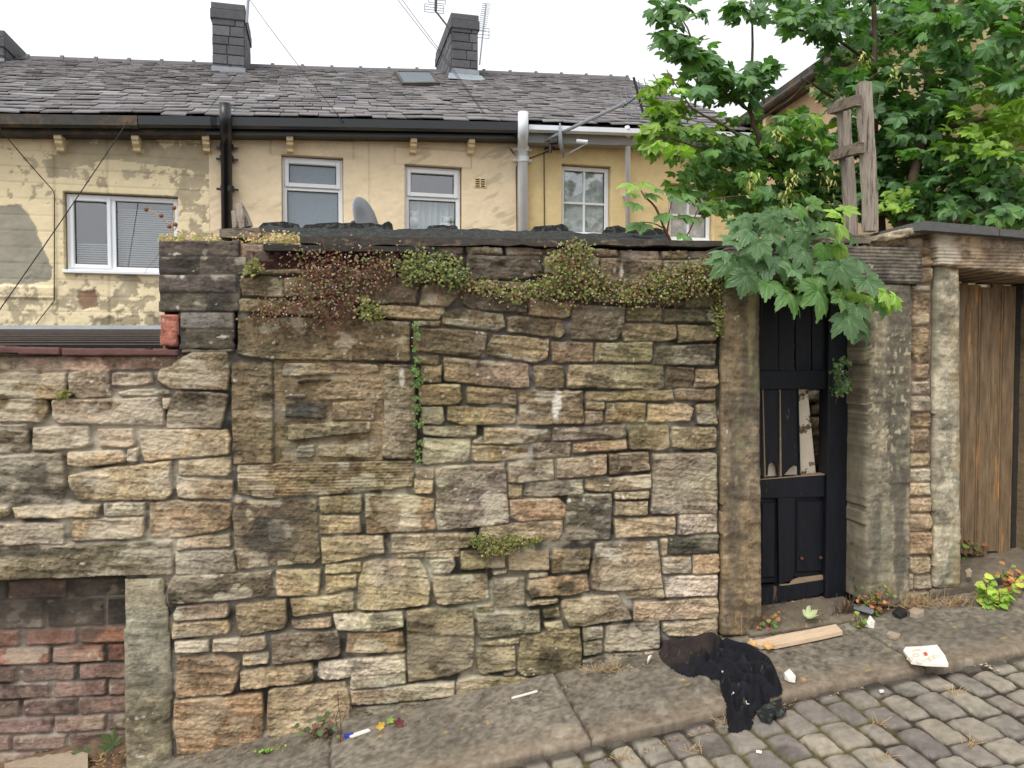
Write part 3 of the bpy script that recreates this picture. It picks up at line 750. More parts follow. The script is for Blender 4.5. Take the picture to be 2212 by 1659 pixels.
stonefield('blockwork', st, x0, x1, z0, z1, .0055, -.01, mask=lambda X, Z: inpoly(X+.004*fbm(X*20, Z*20, 5, 2), Z+.003*fbm(X*20, Z*20, 6, 2), pm), parent=pier, back=-.33, mort=(78, 74, 68), prot=.006, edge=.004, grow=.003, warp=.002, seed=77, rough=.5, mortvar=False)
# ---- wall-top slab, dark lath
def ragged(u0, u1, t0, t1, b0, b1, n=40, amp=3, seed=0, Y=0):
    q = np.linspace(0, 1, n); top = [XZ(u0+(u1-u0)*t, t0+(t1-t0)*t+.8*float(fbm(t*30, 1., seed, 2)), Y) for t in q]
    bot = [XZ(u0+(u1-u0)*t, b0+(b1-b0)*t+amp*float(fbm(t*22, 3., seed+1, 3)), Y) for t in q]
    return top, bot
def raggedbar(name, u0, u1, t0, t1, b0, b1, Y0, Y1, mat, parent, amp=3, seed=0, n=60):
    top, bot = ragged(u0, u1, t0, t1, b0, b1, n, amp, seed, Y0); m = MB()
    for i in range(n-1):
        pts = [bot[i], bot[i+1], top[i+1], top[i]]; j = Y0+.006*float(fbm(i*.5, 2., seed+4, 2)); j2 = Y0+.006*float(fbm(i*.5+.5, 2., seed+4, 2))
        vs = [(pts[0][0], j, pts[0][1]), (pts[1][0], j2, pts[1][1]), (pts[2][0], j2, pts[2][1]), (pts[3][0], j, pts[3][1]), (pts[0][0], Y1, pts[0][1]), (pts[1][0], Y1, pts[1][1]), (pts[2][0], Y1, pts[2][1]), (pts[3][0], Y1, pts[3][1])]
        m.add(vs, [(0, 1, 2, 3), (3, 2, 6, 7), (0, 4, 5, 1), (4, 7, 6, 5)]+([(0, 3, 7, 4)] if i == 0 else [])+([(1, 5, 6, 2)] if i == n-2 else []))
    return m.build(name, mat, parent)
M['cap'] = pmat('dark_cap_stone', (72, 66, 60), rough=.9, var=.35, scale=25, bump=.8, bscale=50, stretch=(1, 1, 2), col2=(126, 112, 92), thr=(.56, .68), bdist=.008)
wc = raggedbar('cap_slab', 648, 1562, 510, 520, 529, 532, -.03, .34, M['cap'], wall, 5, 3)
wl = raggedbar('dark_lath', 569, 930, 528, 533, 541, 544, -.045, .02, M['darkwood'], wall, .7, 5)
# ================================================================ DOORWAYS
def gh(p, amp): return lambda X, Z, sid: amp*np.sin(Z*2*math.pi/p+.8*fbm(X*3, Z*3, 8, 2))*(.4+.6*ss(-.3, .3, fbm(X*5, Z*5, 7, 2)))
def gv(p, amp): return lambda X, Z, sid: amp*np.sin(X*2*math.pi/p+.8*fbm(X*3, Z*3, 8, 2))*(.4+.6*ss(-.3, .3, fbm(X*5, Z*5, 7, 2)))
STC['P'] = (150, 133, 104); STC['Q'] = (158, 146, 122); STC['T'] = (104, 98, 88); STC['U'] = (180, 162, 134); STC['V'] = (186, 178, 154)
def streak(cols, seed, fx=14, fz=1.3):
    def f(X, Z, c, H):
        for k, (col, a, b, s) in enumerate(cols):
            n = ss(a, b, fbm(X*fx, Z*fz, seed+k*5, 4)+.25*fbm(X*40, Z*40, seed+k, 2))[..., None]*s; c = c*(1-n)+lin(col)*n
        return c, H
    return f
dg = empty('door_surround', (0, 0, 0)); tag(dg, 'dark tooled stone posts and ribbed lintel framing the black door', 'door frame')
slab('jamb_stone', [XZ(1551, 1366), XZ(1637, 1366), XZ(1632, 606), XZ(1554, 606)], -.035, .24, 'P', dg, seed=101, groove=gv(.014, .0012), mat=M['stonev'], extra=streak([((84, 78, 68), .0, .35, .7), ((168, 152, 112), .12, .4, .6), ((112, 118, 84), .2, .5, .5)], 210))
def rp_extra(X, Z, c, H):
    c, H = streak([((84, 80, 72), .15, .4, .7), ((156, 146, 122), .2, .5, .5), ((120, 120, 98), .1, .5, .5)], 230)(X, Z, c, H)
    sp = ss(.34, .46, fbm(X*62, Z*44, 66, 2))*ss(.1, .4, 1-abs((Z-XZ(1900, 850)[1])/.45)+.3*fbm(X*8, Z*8, 5, 2)); c = c*(1-sp[..., None]*.8)+lin((196, 182, 152))*sp[..., None]*.8
    xc = XZ(1871, 900)[0]; H = H-.03*ss(xc+.012, xc-.03, X)-.004*ss(.012, 0, abs(X-XZ(1898, 900)[0]))
    return c, H
slab('jamb_stone', [XZ(1862, 1300), XZ(1955, 1313), XZ(1957, 616), XZ(1866, 612)], -.03, .26, 'Q', dg, seed=102, groove=gv(.012, .0012), mat=M['stonev'], extra=rp_extra)
slab('lintel', [XZ(1553, 603), XZ(1780, 608), XZ(1977, 617), XZ(1977, 546), XZ(1965, 537), XZ(1560, 527)], -.05, .34, 'T', dg, seed=103, mat=M['ribbed'], extra=streak([((142, 132, 114), .25, .5, .55)], 240, 2, 9))
# doorstep
def plate(name, pts, mat_code, thick, parent, seed=0, ribs=False, res=.009):
    p = np.array(pts); xs = np.arange(p[:, 0].min(), p[:, 0].max()+res, res); ys = np.arange(p[:, 1].min(), p[:, 1].max()+res, res); X, Y = np.meshgrid(xs, ys)
    d = pd(X, Y, [tuple(q[:2]) for q in p]); A_ = np.c_[p[:, 0], p[:, 1], np.ones(len(p))]; co = np.linalg.lstsq(A_, p[:, 2], rcond=None)[0]
    Z = co[0]*X+co[1]*Y+co[2]+.004*fbm(X*6, Y*6, seed, 3)-.012*(1-ss(0, .02, d))
    c = lin(STC[mat_code])*(1+.25*fbm(X*5, Y*5, seed+1, 4)+.2*fbm(X*40, Y*40, seed+2, 2))[..., None]
    return grid_obj(name, lambda a, b, h: np.stack([a, b, h], -1), X, Y, Z, c, d > 0, M['ground'], parent, back=p[:, 2].min()-thick)
STC['s'] = (108, 98, 84)
x0 = XZ(1600, 1370)[0]; x1 = XZ(1862, 1330)[0]
zs_ = lambda x: G(x, 0)
plate('doorstep', [(x0, -.10, G(x0, 0)+.022), (x1, -.10, G(x1, 0)+.012), (x1, .30, G(x1, 0)+.05), (x0, .30, G(x0, 0)+.06)], 's', .06, dg, 120)
x2 = XZ(2000, 1300)[0]
plate('doorstep', [(x2, -.03, G(x2, 0)+.05), (x2+1.1, -.03, G(x2+1.1, 0)+.04), (x2+1.1, .40, G(x2+1.1, 0)+.11), (x2, .40, G(x2, 0)+.12)], 's', .12, None, 130)
st2 = bpy.data.objects[-1] if False else [o for o in C.objects if o.name.startswith('doorstep') and o.parent is None][0]
tag(st2, 'ribbed stone step in front of the brown plank gate', 'doorstep')
# narrow stone pier
Pn = parse("""
x 1510 10 1600 0 1610 60 1520 65
x 1515 80 1610 75 1615 165 1510 180
g 1480 190 1600 195 1600 230 1490 225
x 1470 240 1600 245 1590 440 1480 450
x 1460 460 1590 460 1595 690 1520 700 1450 600
p 1510 705 1590 700 1590 790 1505 800
c 1480 820 1600 810 1605 895 1480 895
c 1475 910 1600 910 1605 1010 1475 1010
b 1475 1025 1600 1020 1600 1110 1470 1110
p 1500 1125 1590 1120 1590 1270 1500 1270
t 1462 1130 1495 1130 1495 1270 1465 1260
t 1450 1285 1600 1280 1600 1360 1450 1365
c 1455 1380 1600 1375 1600 1460 1455 1465
t 1450 1475 1600 1470 1600 1550 1450 1555
t 1450 1570 1610 1565 1610 1655 1450 1660
t 1450 1674 1600 1669 1615 1729 1590 1779 1460 1784
o 1450 1794 1610 1789 1610 1929 1450 1934
t 1450 1949 1600 1944 1600 2044 1500 2059 1455 2039
g 1500 2074 1605 2064 1605 2149 1500 2159
g 1455 2060 1492 2055 1492 2159 1455 2169
g 1455 2180 1505 2175 1505 2290 1455 2290
g 1512 2180 1602 2170 1602 2290 1512 2290
x 1560 -110 1630 -115 1630 -60 1560 -55
b 1440 -110 1555 -120 1555 -55 1470 -45
b 1450 -45 1640 -50 1640 -10 1450 0
b 1240 -130 1430 -140 1430 -60 1240 -50
""", 2, 1)
STC['x2'] = (130, 112, 96)
npier = empty('stone_pier', (0, 0, 0)); tag(npier, 'narrow pier of small stacked stones between the two gateways', 'pier')
pmk = [XZ(1957, 1306), XZ(2011, 1290), XZ(2015, 580), XZ(2012, 505), XZ(1880, 512), XZ(1880, 533), XZ(1978, 540), XZ(1978, 618), XZ(1957, 618)]
x0, z0 = np.array(pmk).min(0); x1, z1 = np.array(pmk).max(0)
stonefield('stonework', [('p' if c_ == 'x' else c_, p_) for c_, p_ in Pn], x0-.01, x1+.01, z0-.1, z1+.01, .0052, .005, mask=lambda X, Z: inpoly(X, Z, pmk), parent=npier, back=-.33, mort=(140, 122, 106), prot=.016, edge=.012, warp=.004, seed=141, mortvar=False)
# second gateway
g2 = empty('gate_surround', (0, 0, 0)); tag(g2, 'pale stone post and ribbed buff lintel with dark coping around the plank gate', 'gate frame')
slab('jamb_stone', [XZ(2012, 1268), XZ(2069, 1268), XZ(2067, 900), XZ(2066, 578), XZ(2016, 575), XZ(2011, 900)], -.02, .28, 'V', g2, seed=151, edge=.03, mat=M['stonev'], extra=streak([((150, 132, 96), .1, .45, .7), ((196, 190, 172), .1, .4, .6), ((120, 122, 104), .3, .5, .6)], 250, 10, .8))
xe_ = 4.6
zA = XZ(2240, 605, 0)
lp = [XZ(2008, 575), XZ(2068, 583), (P(2212, 603, 0)[0], P(2212, 603, 0)[2]), (xe_, P(2212, 603, 0)[2]-.03), (xe_, P(2212, 515, 0)[2]), XZ(2212, 513), XZ(2000, 502)]
slab('lintel', lp, -.05, .36, 'U', g2, seed=152, mat=M['ribbed'], rough=.35, extra=streak([((214, 204, 184), .12, .4, .6), ((112, 96, 76), .15, .5, .6), ((40, 42, 50), .55, .65, .7)], 260, 2.2, 3))
m = MB(); ca = P(1998, 477, -.12); cb = P(2212, 496, -.12); ca2 = P(1996, 497, -.12); cb2 = P(2212, 513, -.12); cj = P(2158, 491, -.12); cj2 = P(2158, 509, -.12)
M['dcop'] = pmat('dark_coping', (92, 92, 90), rough=.9, var=.22, scale=40, bump=.6, bscale=80)
m.prism([(ca2[0], ca2[2]), (cj2[0], cj2[2]), (cj[0], cj[2]), (ca[0], ca[2])], -.12, .38)
m.build('coping_slab', M['dcop'], g2)
m = MB(); sl = (cb[2]-cj[2])/(cb[0]-cj[0]); m.prism([(cj2[0]+.006, cj2[2]), (xe_, cj2[2]+sl*(xe_-cj2[0])), (xe_, cj[2]-.006+sl*(xe_-cj[0])), (cj[0]+.006, cj[2]-.006)], -.12, .38); m.build('coping_slab', M['dcop'], g2)
pl = P(1975, 496, -.05); ql = P(1975, 488, .1)
m = MB(); m.add([(ca[0], -.12, ca[2]), (ca2[0], -.12, ca2[2]), (pl[0]-.02, .0, pl[2]-.004), (pl[0]-.02, .0, pl[2]+.03), (ca[0], .38, ca[2]), (ca2[0], .38, ca2[2]), (pl[0]-.02, .38, pl[2]-.004), (pl[0]-.02, .38, pl[2]+.03)],
    [(0, 3, 2, 1), (0, 4, 7, 3), (1, 2, 6, 5), (3, 7, 6, 2), (4, 5, 6, 7)]); m.build('coping_end', M['dcop'], g2)
slab('jamb_stone', [(P(2196, 1000, .22)[0], .2), (P(2196, 1000, .22)[0]+.35, .2), (P(2196, 1000, .22)[0]+.35, XZ(2212, 606)[1]), (P(2199, 1000, .22)[0], XZ(2212, 606)[1])], -.01, .3, 'b', g2, seed=153, edge=.03, res=.009)
# coping stones (rough slab with split face)
rsl = empty('rough_capstone', (0, 0, 0)); tag(rsl, 'pale split capstone lying tilted left of the dark coping', 'stone')
slab('stone_face', [XZ(1878, 524), XZ(1890, 508), XZ(1985, 489), XZ(1992, 496), XZ(1990, 508), XZ(1925, 520)], -.045, .36, 'c', rsl, seed=161, rough=1.6, extra=streak([((96, 86, 74), .0, .3, .8)], 270, 5, 20))
rs3 = empty('grey_timber_offcut', (0, 0, 0)); tag(rs3, 'grey split timber lying on the lintel below the wooden frame', 'timber')
raggedbar('offcut', 1775, 1880, 512, 505, 524, 526, -.02, .2, M['oldwoodh'], rs3, 1.2, 15, 30)
# ---------------------------------------------------------------- black door
YD = .17
dr = empty('black_door', (XZ(1640, 1300, YD)[0], YD, XZ(1640, 1300, YD)[1])); inv = dr.matrix_world
tag(dr, 'broken black painted door with missing boards and two lower panels', 'door')
off = np.array(dr.location)
def dz(x, y): return (1590.9+x*.463, 576+y*.463)
def dbox(name, x0, y0, x1, y1, Ya, Yb, mat, parent=dr, b=.004, q=None):
    a = XZ(*dz(x0, y0), Ya); d = XZ(*dz(x1, y1), Ya); m = MB(); m.box(a[0]-off[0], d[0]-off[0], Ya-off[1], Yb-off[1], d[1]-off[2], a[1]-off[2], b); return m.build(name, mat, parent)
def dprism(name, pts, Ya, Yb, mat, parent=dr):
    m = MB(); m.prism([(XZ(*dz(x, y), Ya)[0]-off[0], XZ(*dz(x, y), Ya)[1]-off[2]) for x, y in pts][::-1], Ya-off[1], Yb-off[1]); return m.build(name, mat, parent)
for k, (a, b) in enumerate(((92, 117), (120, 195), (198, 268), (276, 348), (352, 428))):
    dprism('upper_board', [(a, 40), (b, 40), (b, 478), (b-4, 482), (a+2, 484)], YD+.012+.004*(k % 2), YD+.035, M['blackpaint2'])
dbox('middle_rail', 92, 484, 432, 572, YD, YD+.045, M['blackpaint'])
for k, (a, b, bt) in enumerate(((92, 119, [(121, 975), (92, 975)]), (127, 200, [(200, 975), (194, 972), (190, 935), (172, 905), (150, 925), (146, 975), (127, 975)]), (207, 286, [(288, 935), (270, 925), (250, 940), (228, 965), (222, 975), (209, 975)]))):
    dprism('lower_board', [(a, 572), (b, 572)]+bt, YD+.015, YD+.035, M['blackpaint'])
dprism('glazing_bar', [(121, 572), (125, 572), (137, 985), (131, 985)], YD+.006, YD+.03, M['bare'])
dprism('glazing_bar', [(202, 572), (206, 572), (211, 985), (203, 985)], YD+.006, YD+.03, M['bare'])
dprism('glazing_bar', [(287, 572), (290, 572), (300, 980), (293, 980)], YD+.006, YD+.03, M['blackpaint'])
dprism('sill_rail', [(96, 990), (250, 978), (436, 966), (438, 1072), (96, 1080)], YD, YD+.045, M['blackpaint'])
dprism('rail_top_edge', [(96, 992), (250, 979), (436, 965), (436, 970), (250, 984), (96, 996)], YD-.004, YD+.046, M['bare'])
dprism('left_stile', [(92, 1080), (104, 1080), (104, 1470), (92, 1470)], YD, YD+.045, M['blackpaint'])
dprism('centre_stile', [(194, 1076), (272, 1074), (272, 1420), (266, 1445), (248, 1478), (200, 1482)], YD, YD+.045, M['blackpaint2'])
dprism('right_stile', [(426, 1072), (438, 1072), (438, 1450), (426, 1450)], YD, YD+.045, M['blackpaint'])
for a, b, y0, y1 in ((104, 194, 1080, 1474), (272, 426, 1074, 1445)):
    pn = dbox('panel', a, y0, b, y1, YD+.025, YD+.04, M['blackpaint2'])
    dbox('raised_field', a+12, y0+22, b-12, y1-22, YD+.013, YD+.03, M['blackpaint2'], pn, .008)
for x, y in ((300, 1358), (388, 1355)):
    a = XZ(*dz(x, y), YD+.01); m = MB(); m.tube([(a[0]-off[0], .004, a[1]-off[2]), (a[0]-off[0], -.004, a[1]-off[2])], .008, 8); m.build('bolt_head', M['rust'], dr)
dprism('bottom_rail', [(106, 1500), (240, 1487), (400, 1462), (434, 1458), (432, 1500), (390, 1530), (250, 1556), (130, 1572), (108, 1560)], YD-.005, YD+.04, M['blackpaint'])
dprism('split_wood', [(200, 1480), (300, 1455), (434, 1438), (436, 1454), (330, 1472), (205, 1496)], YD+.0, YD+.02, M['bare'])
dprism('lower_edge', [(104, 1575), (250, 1562), (430, 1530), (430, 1548), (250, 1585), (104, 1600)], YD+.006, YD+.03, M['darkwood'])
# frame and plank
fr = dbox('door_post', 438, 20, 512, 1560, YD-.03, YD+.06, M['blackpaint2'], b=.006)
dbox('door_post_edge', 428, 572, 438, 966, YD+.0, YD+.03, M['bare'], b=.001)
dbox('door_head', 80, 20, 512, 60, YD-.02, YD+.06, M['blackpaint2'])
tag(empty('x'), 'x', 'x') if False else None
pk = MB(); pts = [(281, 565), (330, 560), (352, 780), (372, 985), (297, 985)]; Yk = YD+.07
pk.prism([XZ(*dz(x, y), Yk) for x, y in pts][::-1], Yk, Yk+.02); o = pk.build('painted_plank', M['creampaint']); tag(o, 'leaning flaky cream plank seen through the hole in the black door', 'plank')
pk = MB(); pts = [(138, 890), (200, 905), (285, 905), (300, 990), (138, 990)]; Yk = YD+.055
pk.prism([XZ(*dz(x, y), Yk) for x, y in pts][::-1], Yk, Yk+.01); o = pk.build('cream_board', M['creampaint']); tag(o, 'low cream board behind the two broken black boards', 'board')
# yard wall seen through the hole
rs = np.random.RandomState(8); yst = []; zc = 2.2; ax = XZ(1600, 900, 1.3)[0]-.3
while zc > -.5:
    hh = rs.uniform(.07, .13); xx = ax
    while xx < ax+1.7: ww = rs.uniform(.12, .3); yst.append((rs.choice(list('dkbd')), [(xx+.006, zc-hh+.006), (xx+ww-.006, zc-hh+.006), (xx+ww-.006, zc-.006), (xx+.006, zc-.006)])); xx += ww
    zc -= hh
yw = empty('yard_wall', (0, 0, 0)); tag(yw, 'dark rough stone yard wall glimpsed through the hole in the door', 'wall')
stonefield('stonework', yst, ax, ax+1.7, -.4, 1.95, .012, .75, parent=yw, back=-.15, seed=171, mort=(50, 48, 44))
bpy.context.view_layer.update()
MB().box(ax, ax+.06, .36, .75, -.4, 1.95).build('return_wall', M['soil'], yw)
# brown plank gate
YG = .20; gt = empty('plank_gate', (0, 0, 0)); tag(gt, 'brown weathered vertical plank gate with orange streaks at right edge', 'gate')
zt_ = P(2120, 612, YG)[2]; edges = [2062, 2087, 2116, 2140, 2164, 2190]
for k in range(5):
    a0 = P(edges[k]+.2, 900, YG); a1 = P(edges[k+1]-.2, 900, YG); zb = P(edges[k], 1195+3*k-(12 if k == 3 else 0), YG)[2]; m = MB()
    m.box(a0[0], a1[0], YG+.004*(k % 2), YG+.025, zb, zt_-.01*(k % 3), .003); o = m.build('plank', M['gatewood'], gt)
    bead = MB(); bead.tube([(a1[0]-.01, YG+.002, zb), (a1[0]-.01, YG+.002, zt_-.02)], .006, 6); bead.build('bead', M['gatewood'], gt)
m = MB(); a0 = P(2190, 900, YG+.02)[0]; m.box(a0, a0+.10, YG+.02, YG+.06, P(2190, 1230, YG)[2], zt_); m.build('gate_post', M['darkwood'], gt)
for za, zb in ((zt_-.25, zt_-.15), (.6, .7)): m = MB(); m.box(P(2062, 900, YG)[0], a0, YG+.03, YG+.06, za, zb); m.build('ledge', M['gatewood'], gt)
# ---------------------------------------------------------------- wooden frame on the wall behind
wf = empty('timber_frame', (0, 0, 0)); tag(wf, 'weathered grey timber frame of two posts and two short rails standing in the leaves', 'timber frame')
def beam(pts, wx, wy, name, mat, parent):
    vs = []; n = len(pts)
    for i, p in enumerate(pts):
        j = lambda: RNG.uniform(-.003, .003)
        vs += [(p[0]-wx/2+j(), p[1]-wy/2+j(), p[2]), (p[0]+wx/2+j(), p[1]-wy/2+j(), p[2]), (p[0]+wx/2+j(), p[1]+wy/2, p[2]), (p[0]-wx/2+j(), p[1]+wy/2, p[2])]
    fs = [(0, 3, 2, 1), tuple(range(4*n-4, 4*n))]+[(4*i+k, 4*i+(k+1) % 4, 4*i+4+(k+1) % 4, 4*i+4+k) for i in range(n-1) for k in range(4)]
    MB().add(vs, fs).build(name, mat, parent)
def upost(name, ub, vb, ut, vt, w, Y, n=9):
    pts = []
    for i in range(n):
        t = i/(n-1); p = P(ub+(ut-ub)*t+1.5*math.sin(t*5), vb+(vt-vb)*t, Y); pts.append(p)
    beam(pts, w, .06, name, M['oldwood'], wf)
upost('post', 1880, 500, 1867, 180, .056, .22); upost('post', 1838, 512, 1822, 215, .052, .62)
def rail(u0, v0, Y0, u1, v1, Y1, h):
    a = P(u0, v0, Y0); b = P(u1, v1, Y1); m = MB(); d = .02
    vs = []
    for t in np.linspace(0, 1, 6):
        p = a+(b-a)*t; j = RNG.uniform(-.002, .002)
        vs += [(p[0]-d, p[1], p[2]-h/2+j), (p[0]+d, p[1], p[2]-h/2), (p[0]+d, p[1], p[2]+h/2+j), (p[0]-d, p[1], p[2]+h/2)]
    fs = [(0, 1, 2, 3), (23, 22, 21, 20)]+[(4*i+k, 4*i+4+k, 4*i+4+(k+1) % 4, 4*i+(k+1) % 4) for i in range(5) for k in range(4)]
    m.add(vs, fs).build('rail', M['oldwoodh'], wf)
rail(1794, 237, .75, 1856, 216, .2, .055); rail(1799, 337, .75, 1861, 318, .2, .055)
# ---------------------------------------------------------------- shed behind the wall
sh = empty('garden_shed', (0, 0, 0)); tag(sh, 'low shed behind the wall with crumbling black mossy felt roof', 'shed')
n = 90; ny = 14; V = []; cl = []
for j in range(ny):
    for i in range(n):
        t = i/(n-1); s = j/(ny-1); u = 505+(1442-505)*t
        va = 514+8*t; vb = 491+16*t-4*math.sin(t*3.1)
        Y = .30+1.0*s; a = P(u, va, .30); b = P(u, vb+3.0*float(fbm(t*30, 4., 7, 3)), 1.3)
        z = a[2]+(b[2]-a[2])*s+(.018*float(fbm(t*40, s*6., 8, 3)) if 0 < j else 0); x = a[0]+(b[0]-a[0])*s
        V.append((x, Y, z))
idx = np.arange(n*ny).reshape(ny, n); q = np.stack([idx[:-1, :-1], idx[:-1, 1:], idx[1:, 1:], idx[1:, :-1]], -1).reshape(-1, 4)
npmesh('felt_roof', V, [q], M['felt'], sh)
for i in range(26):
    m = MB()
    t = RNG.uniform(0, 1); u = 560+880*t; b = P(u, 491+16*t-4*math.sin(t*3.1), 1.3); wv = RNG.uniform(.03, .14); hh = RNG.uniform(.015, .05)
    m.add([(b[0]-wv, 1.29, b[2]-.02), (b[0]+wv, 1.28, b[2]-.02), (b[0]+wv*.8, 1.3, b[2]+hh*.6), (b[0]+wv*.2, 1.3, b[2]+hh), (b[0]-wv*.7, 1.3, b[2]+hh*.7), (b[0], 1.36, b[2]-.02)],
          [(0, 1, 2, 3, 4), (1, 5, 2), (2, 5, 3), (3, 5, 4), (4, 5, 0)])
    m.build('felt_scrap', M['felt'], sh)
a = P(470, 505, .5); b = P(1450, 520, .5)
MB().box(a[0]+.05, b[0], .36, 1.25, -.2, a[2]-.05).build('shed_walls', M['darkwood'], sh)
raggedbar('roof_timber', 474, 560, 494, 491, 512, 514, .05, .3, M['oldwoodh'], sh, 1.5, 21, 20)
bp_ = empty('broken_post', (0, 0, 0)); tag(bp_, 'short broken timber stub leaning on the shed near the black pipe', 'post')
m = MB(); a = P(532, 492, .5); b = P(516, 440, .5); m.tube([a, a+(b-a)*.5, b], [.035, .03, .018], 6); a = P(515, 492, .55); b = P(508, 455, .55); m.tube([a, b], [.03, .02], 5); m.build('splintered_wood', M['oldwood'], bp_)
# lean-to roof at left
lt = empty('lean_to', (0, 0, 0)); tag(lt, 'low lean-to with dark ribbed roof between the low wall and the peeling house', 'lean-to')
def hw(u, v, y):
    x, z = HF.L(u, v, y); return HF.o+HF.ex*x+HF.ey*y+np.array([0, 0, z])
m = MB(); nr = 11
for k in range(nr):
    s0 = k/nr; s1 = (k+1)/nr
    def pt(u, s): a = P(u, 752, .5); b = hw(u, 714, -.05); return a+(b-a)*s
    a, b, c_, d = pt(-160, s0), pt(352, s0), pt(352, s1), pt(-160, s1); up = np.array([0, 0, .022])
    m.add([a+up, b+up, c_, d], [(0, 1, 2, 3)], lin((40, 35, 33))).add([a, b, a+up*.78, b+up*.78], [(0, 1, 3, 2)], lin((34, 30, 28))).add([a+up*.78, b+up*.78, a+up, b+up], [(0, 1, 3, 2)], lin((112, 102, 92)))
m.build('ribbed_roof', M['slate'], lt)
m = MB(); a, b = hw(76, 703, -.03), hw(352, 703, -.03); c_, d = hw(352, 716, -.12), hw(-160, 716, -.12); e = hw(-160, 703, -.03); f = hw(0, 715, -.1)
m.add([e, b, c_, d], [(0, 1, 2, 3)]); m.build('lead_flashing', M['lead'], lt)
a = P(-160, 756, .5); b = P(352, 756, .5); c_ = hw(352, 730, -.1); d = hw(-160, 730, -.1); dn = np.array([0, 0, 1.6])
MB().add([a, b, c_, d, a-dn, b-dn, c_-dn, d-dn], [(0, 4, 5, 1), (1, 5, 6, 2), (2, 6, 7, 3)]).build('lean_to_wall', M['soil'], lt)
# ================================================================ TERRACE
L = HF.L
EV = [(-200, 236), (0, 246), (450, 252), (760, 257), (1100, 264), (1420, 276), (1640, 284)]
RG_ = [(-160, 116), (0, 127), (230, 135), (460, 143), (740, 153), (1035, 159), (1345, 172), (1500, 182), (1640, 196)]
YE, YR = -.28, 4.2
ev = np.array([L(u, v, YE) for u, v in EV]); rg = np.array([L(u, v, YR) for u, v in RG_])
def ez(x): return np.interp(x, ev[:, 0], ev[:, 1])
def rz(x): return np.interp(x, rg[:, 0], rg[:, 1])
XB = [-5.2, L(452, 400)[0], L(1122, 400)[0], L(1625, 300)[0]]
HC = {}
def hroot(name, label, i):
    o = empty(name); HF.place(o); tag(o, label, 'house'); return o
H1 = hroot('terraced_house', 'left terraced house with peeling cream paint and wide white window', 0)
H2 = hroot('terraced_house', 'middle terraced house with smooth pale cream render and two tall windows', 1)
H3 = hroot('terraced_house', 'right terraced house of deeper yellow render behind the grey pole aerial', 2)
HS = [H1, H2, H3]
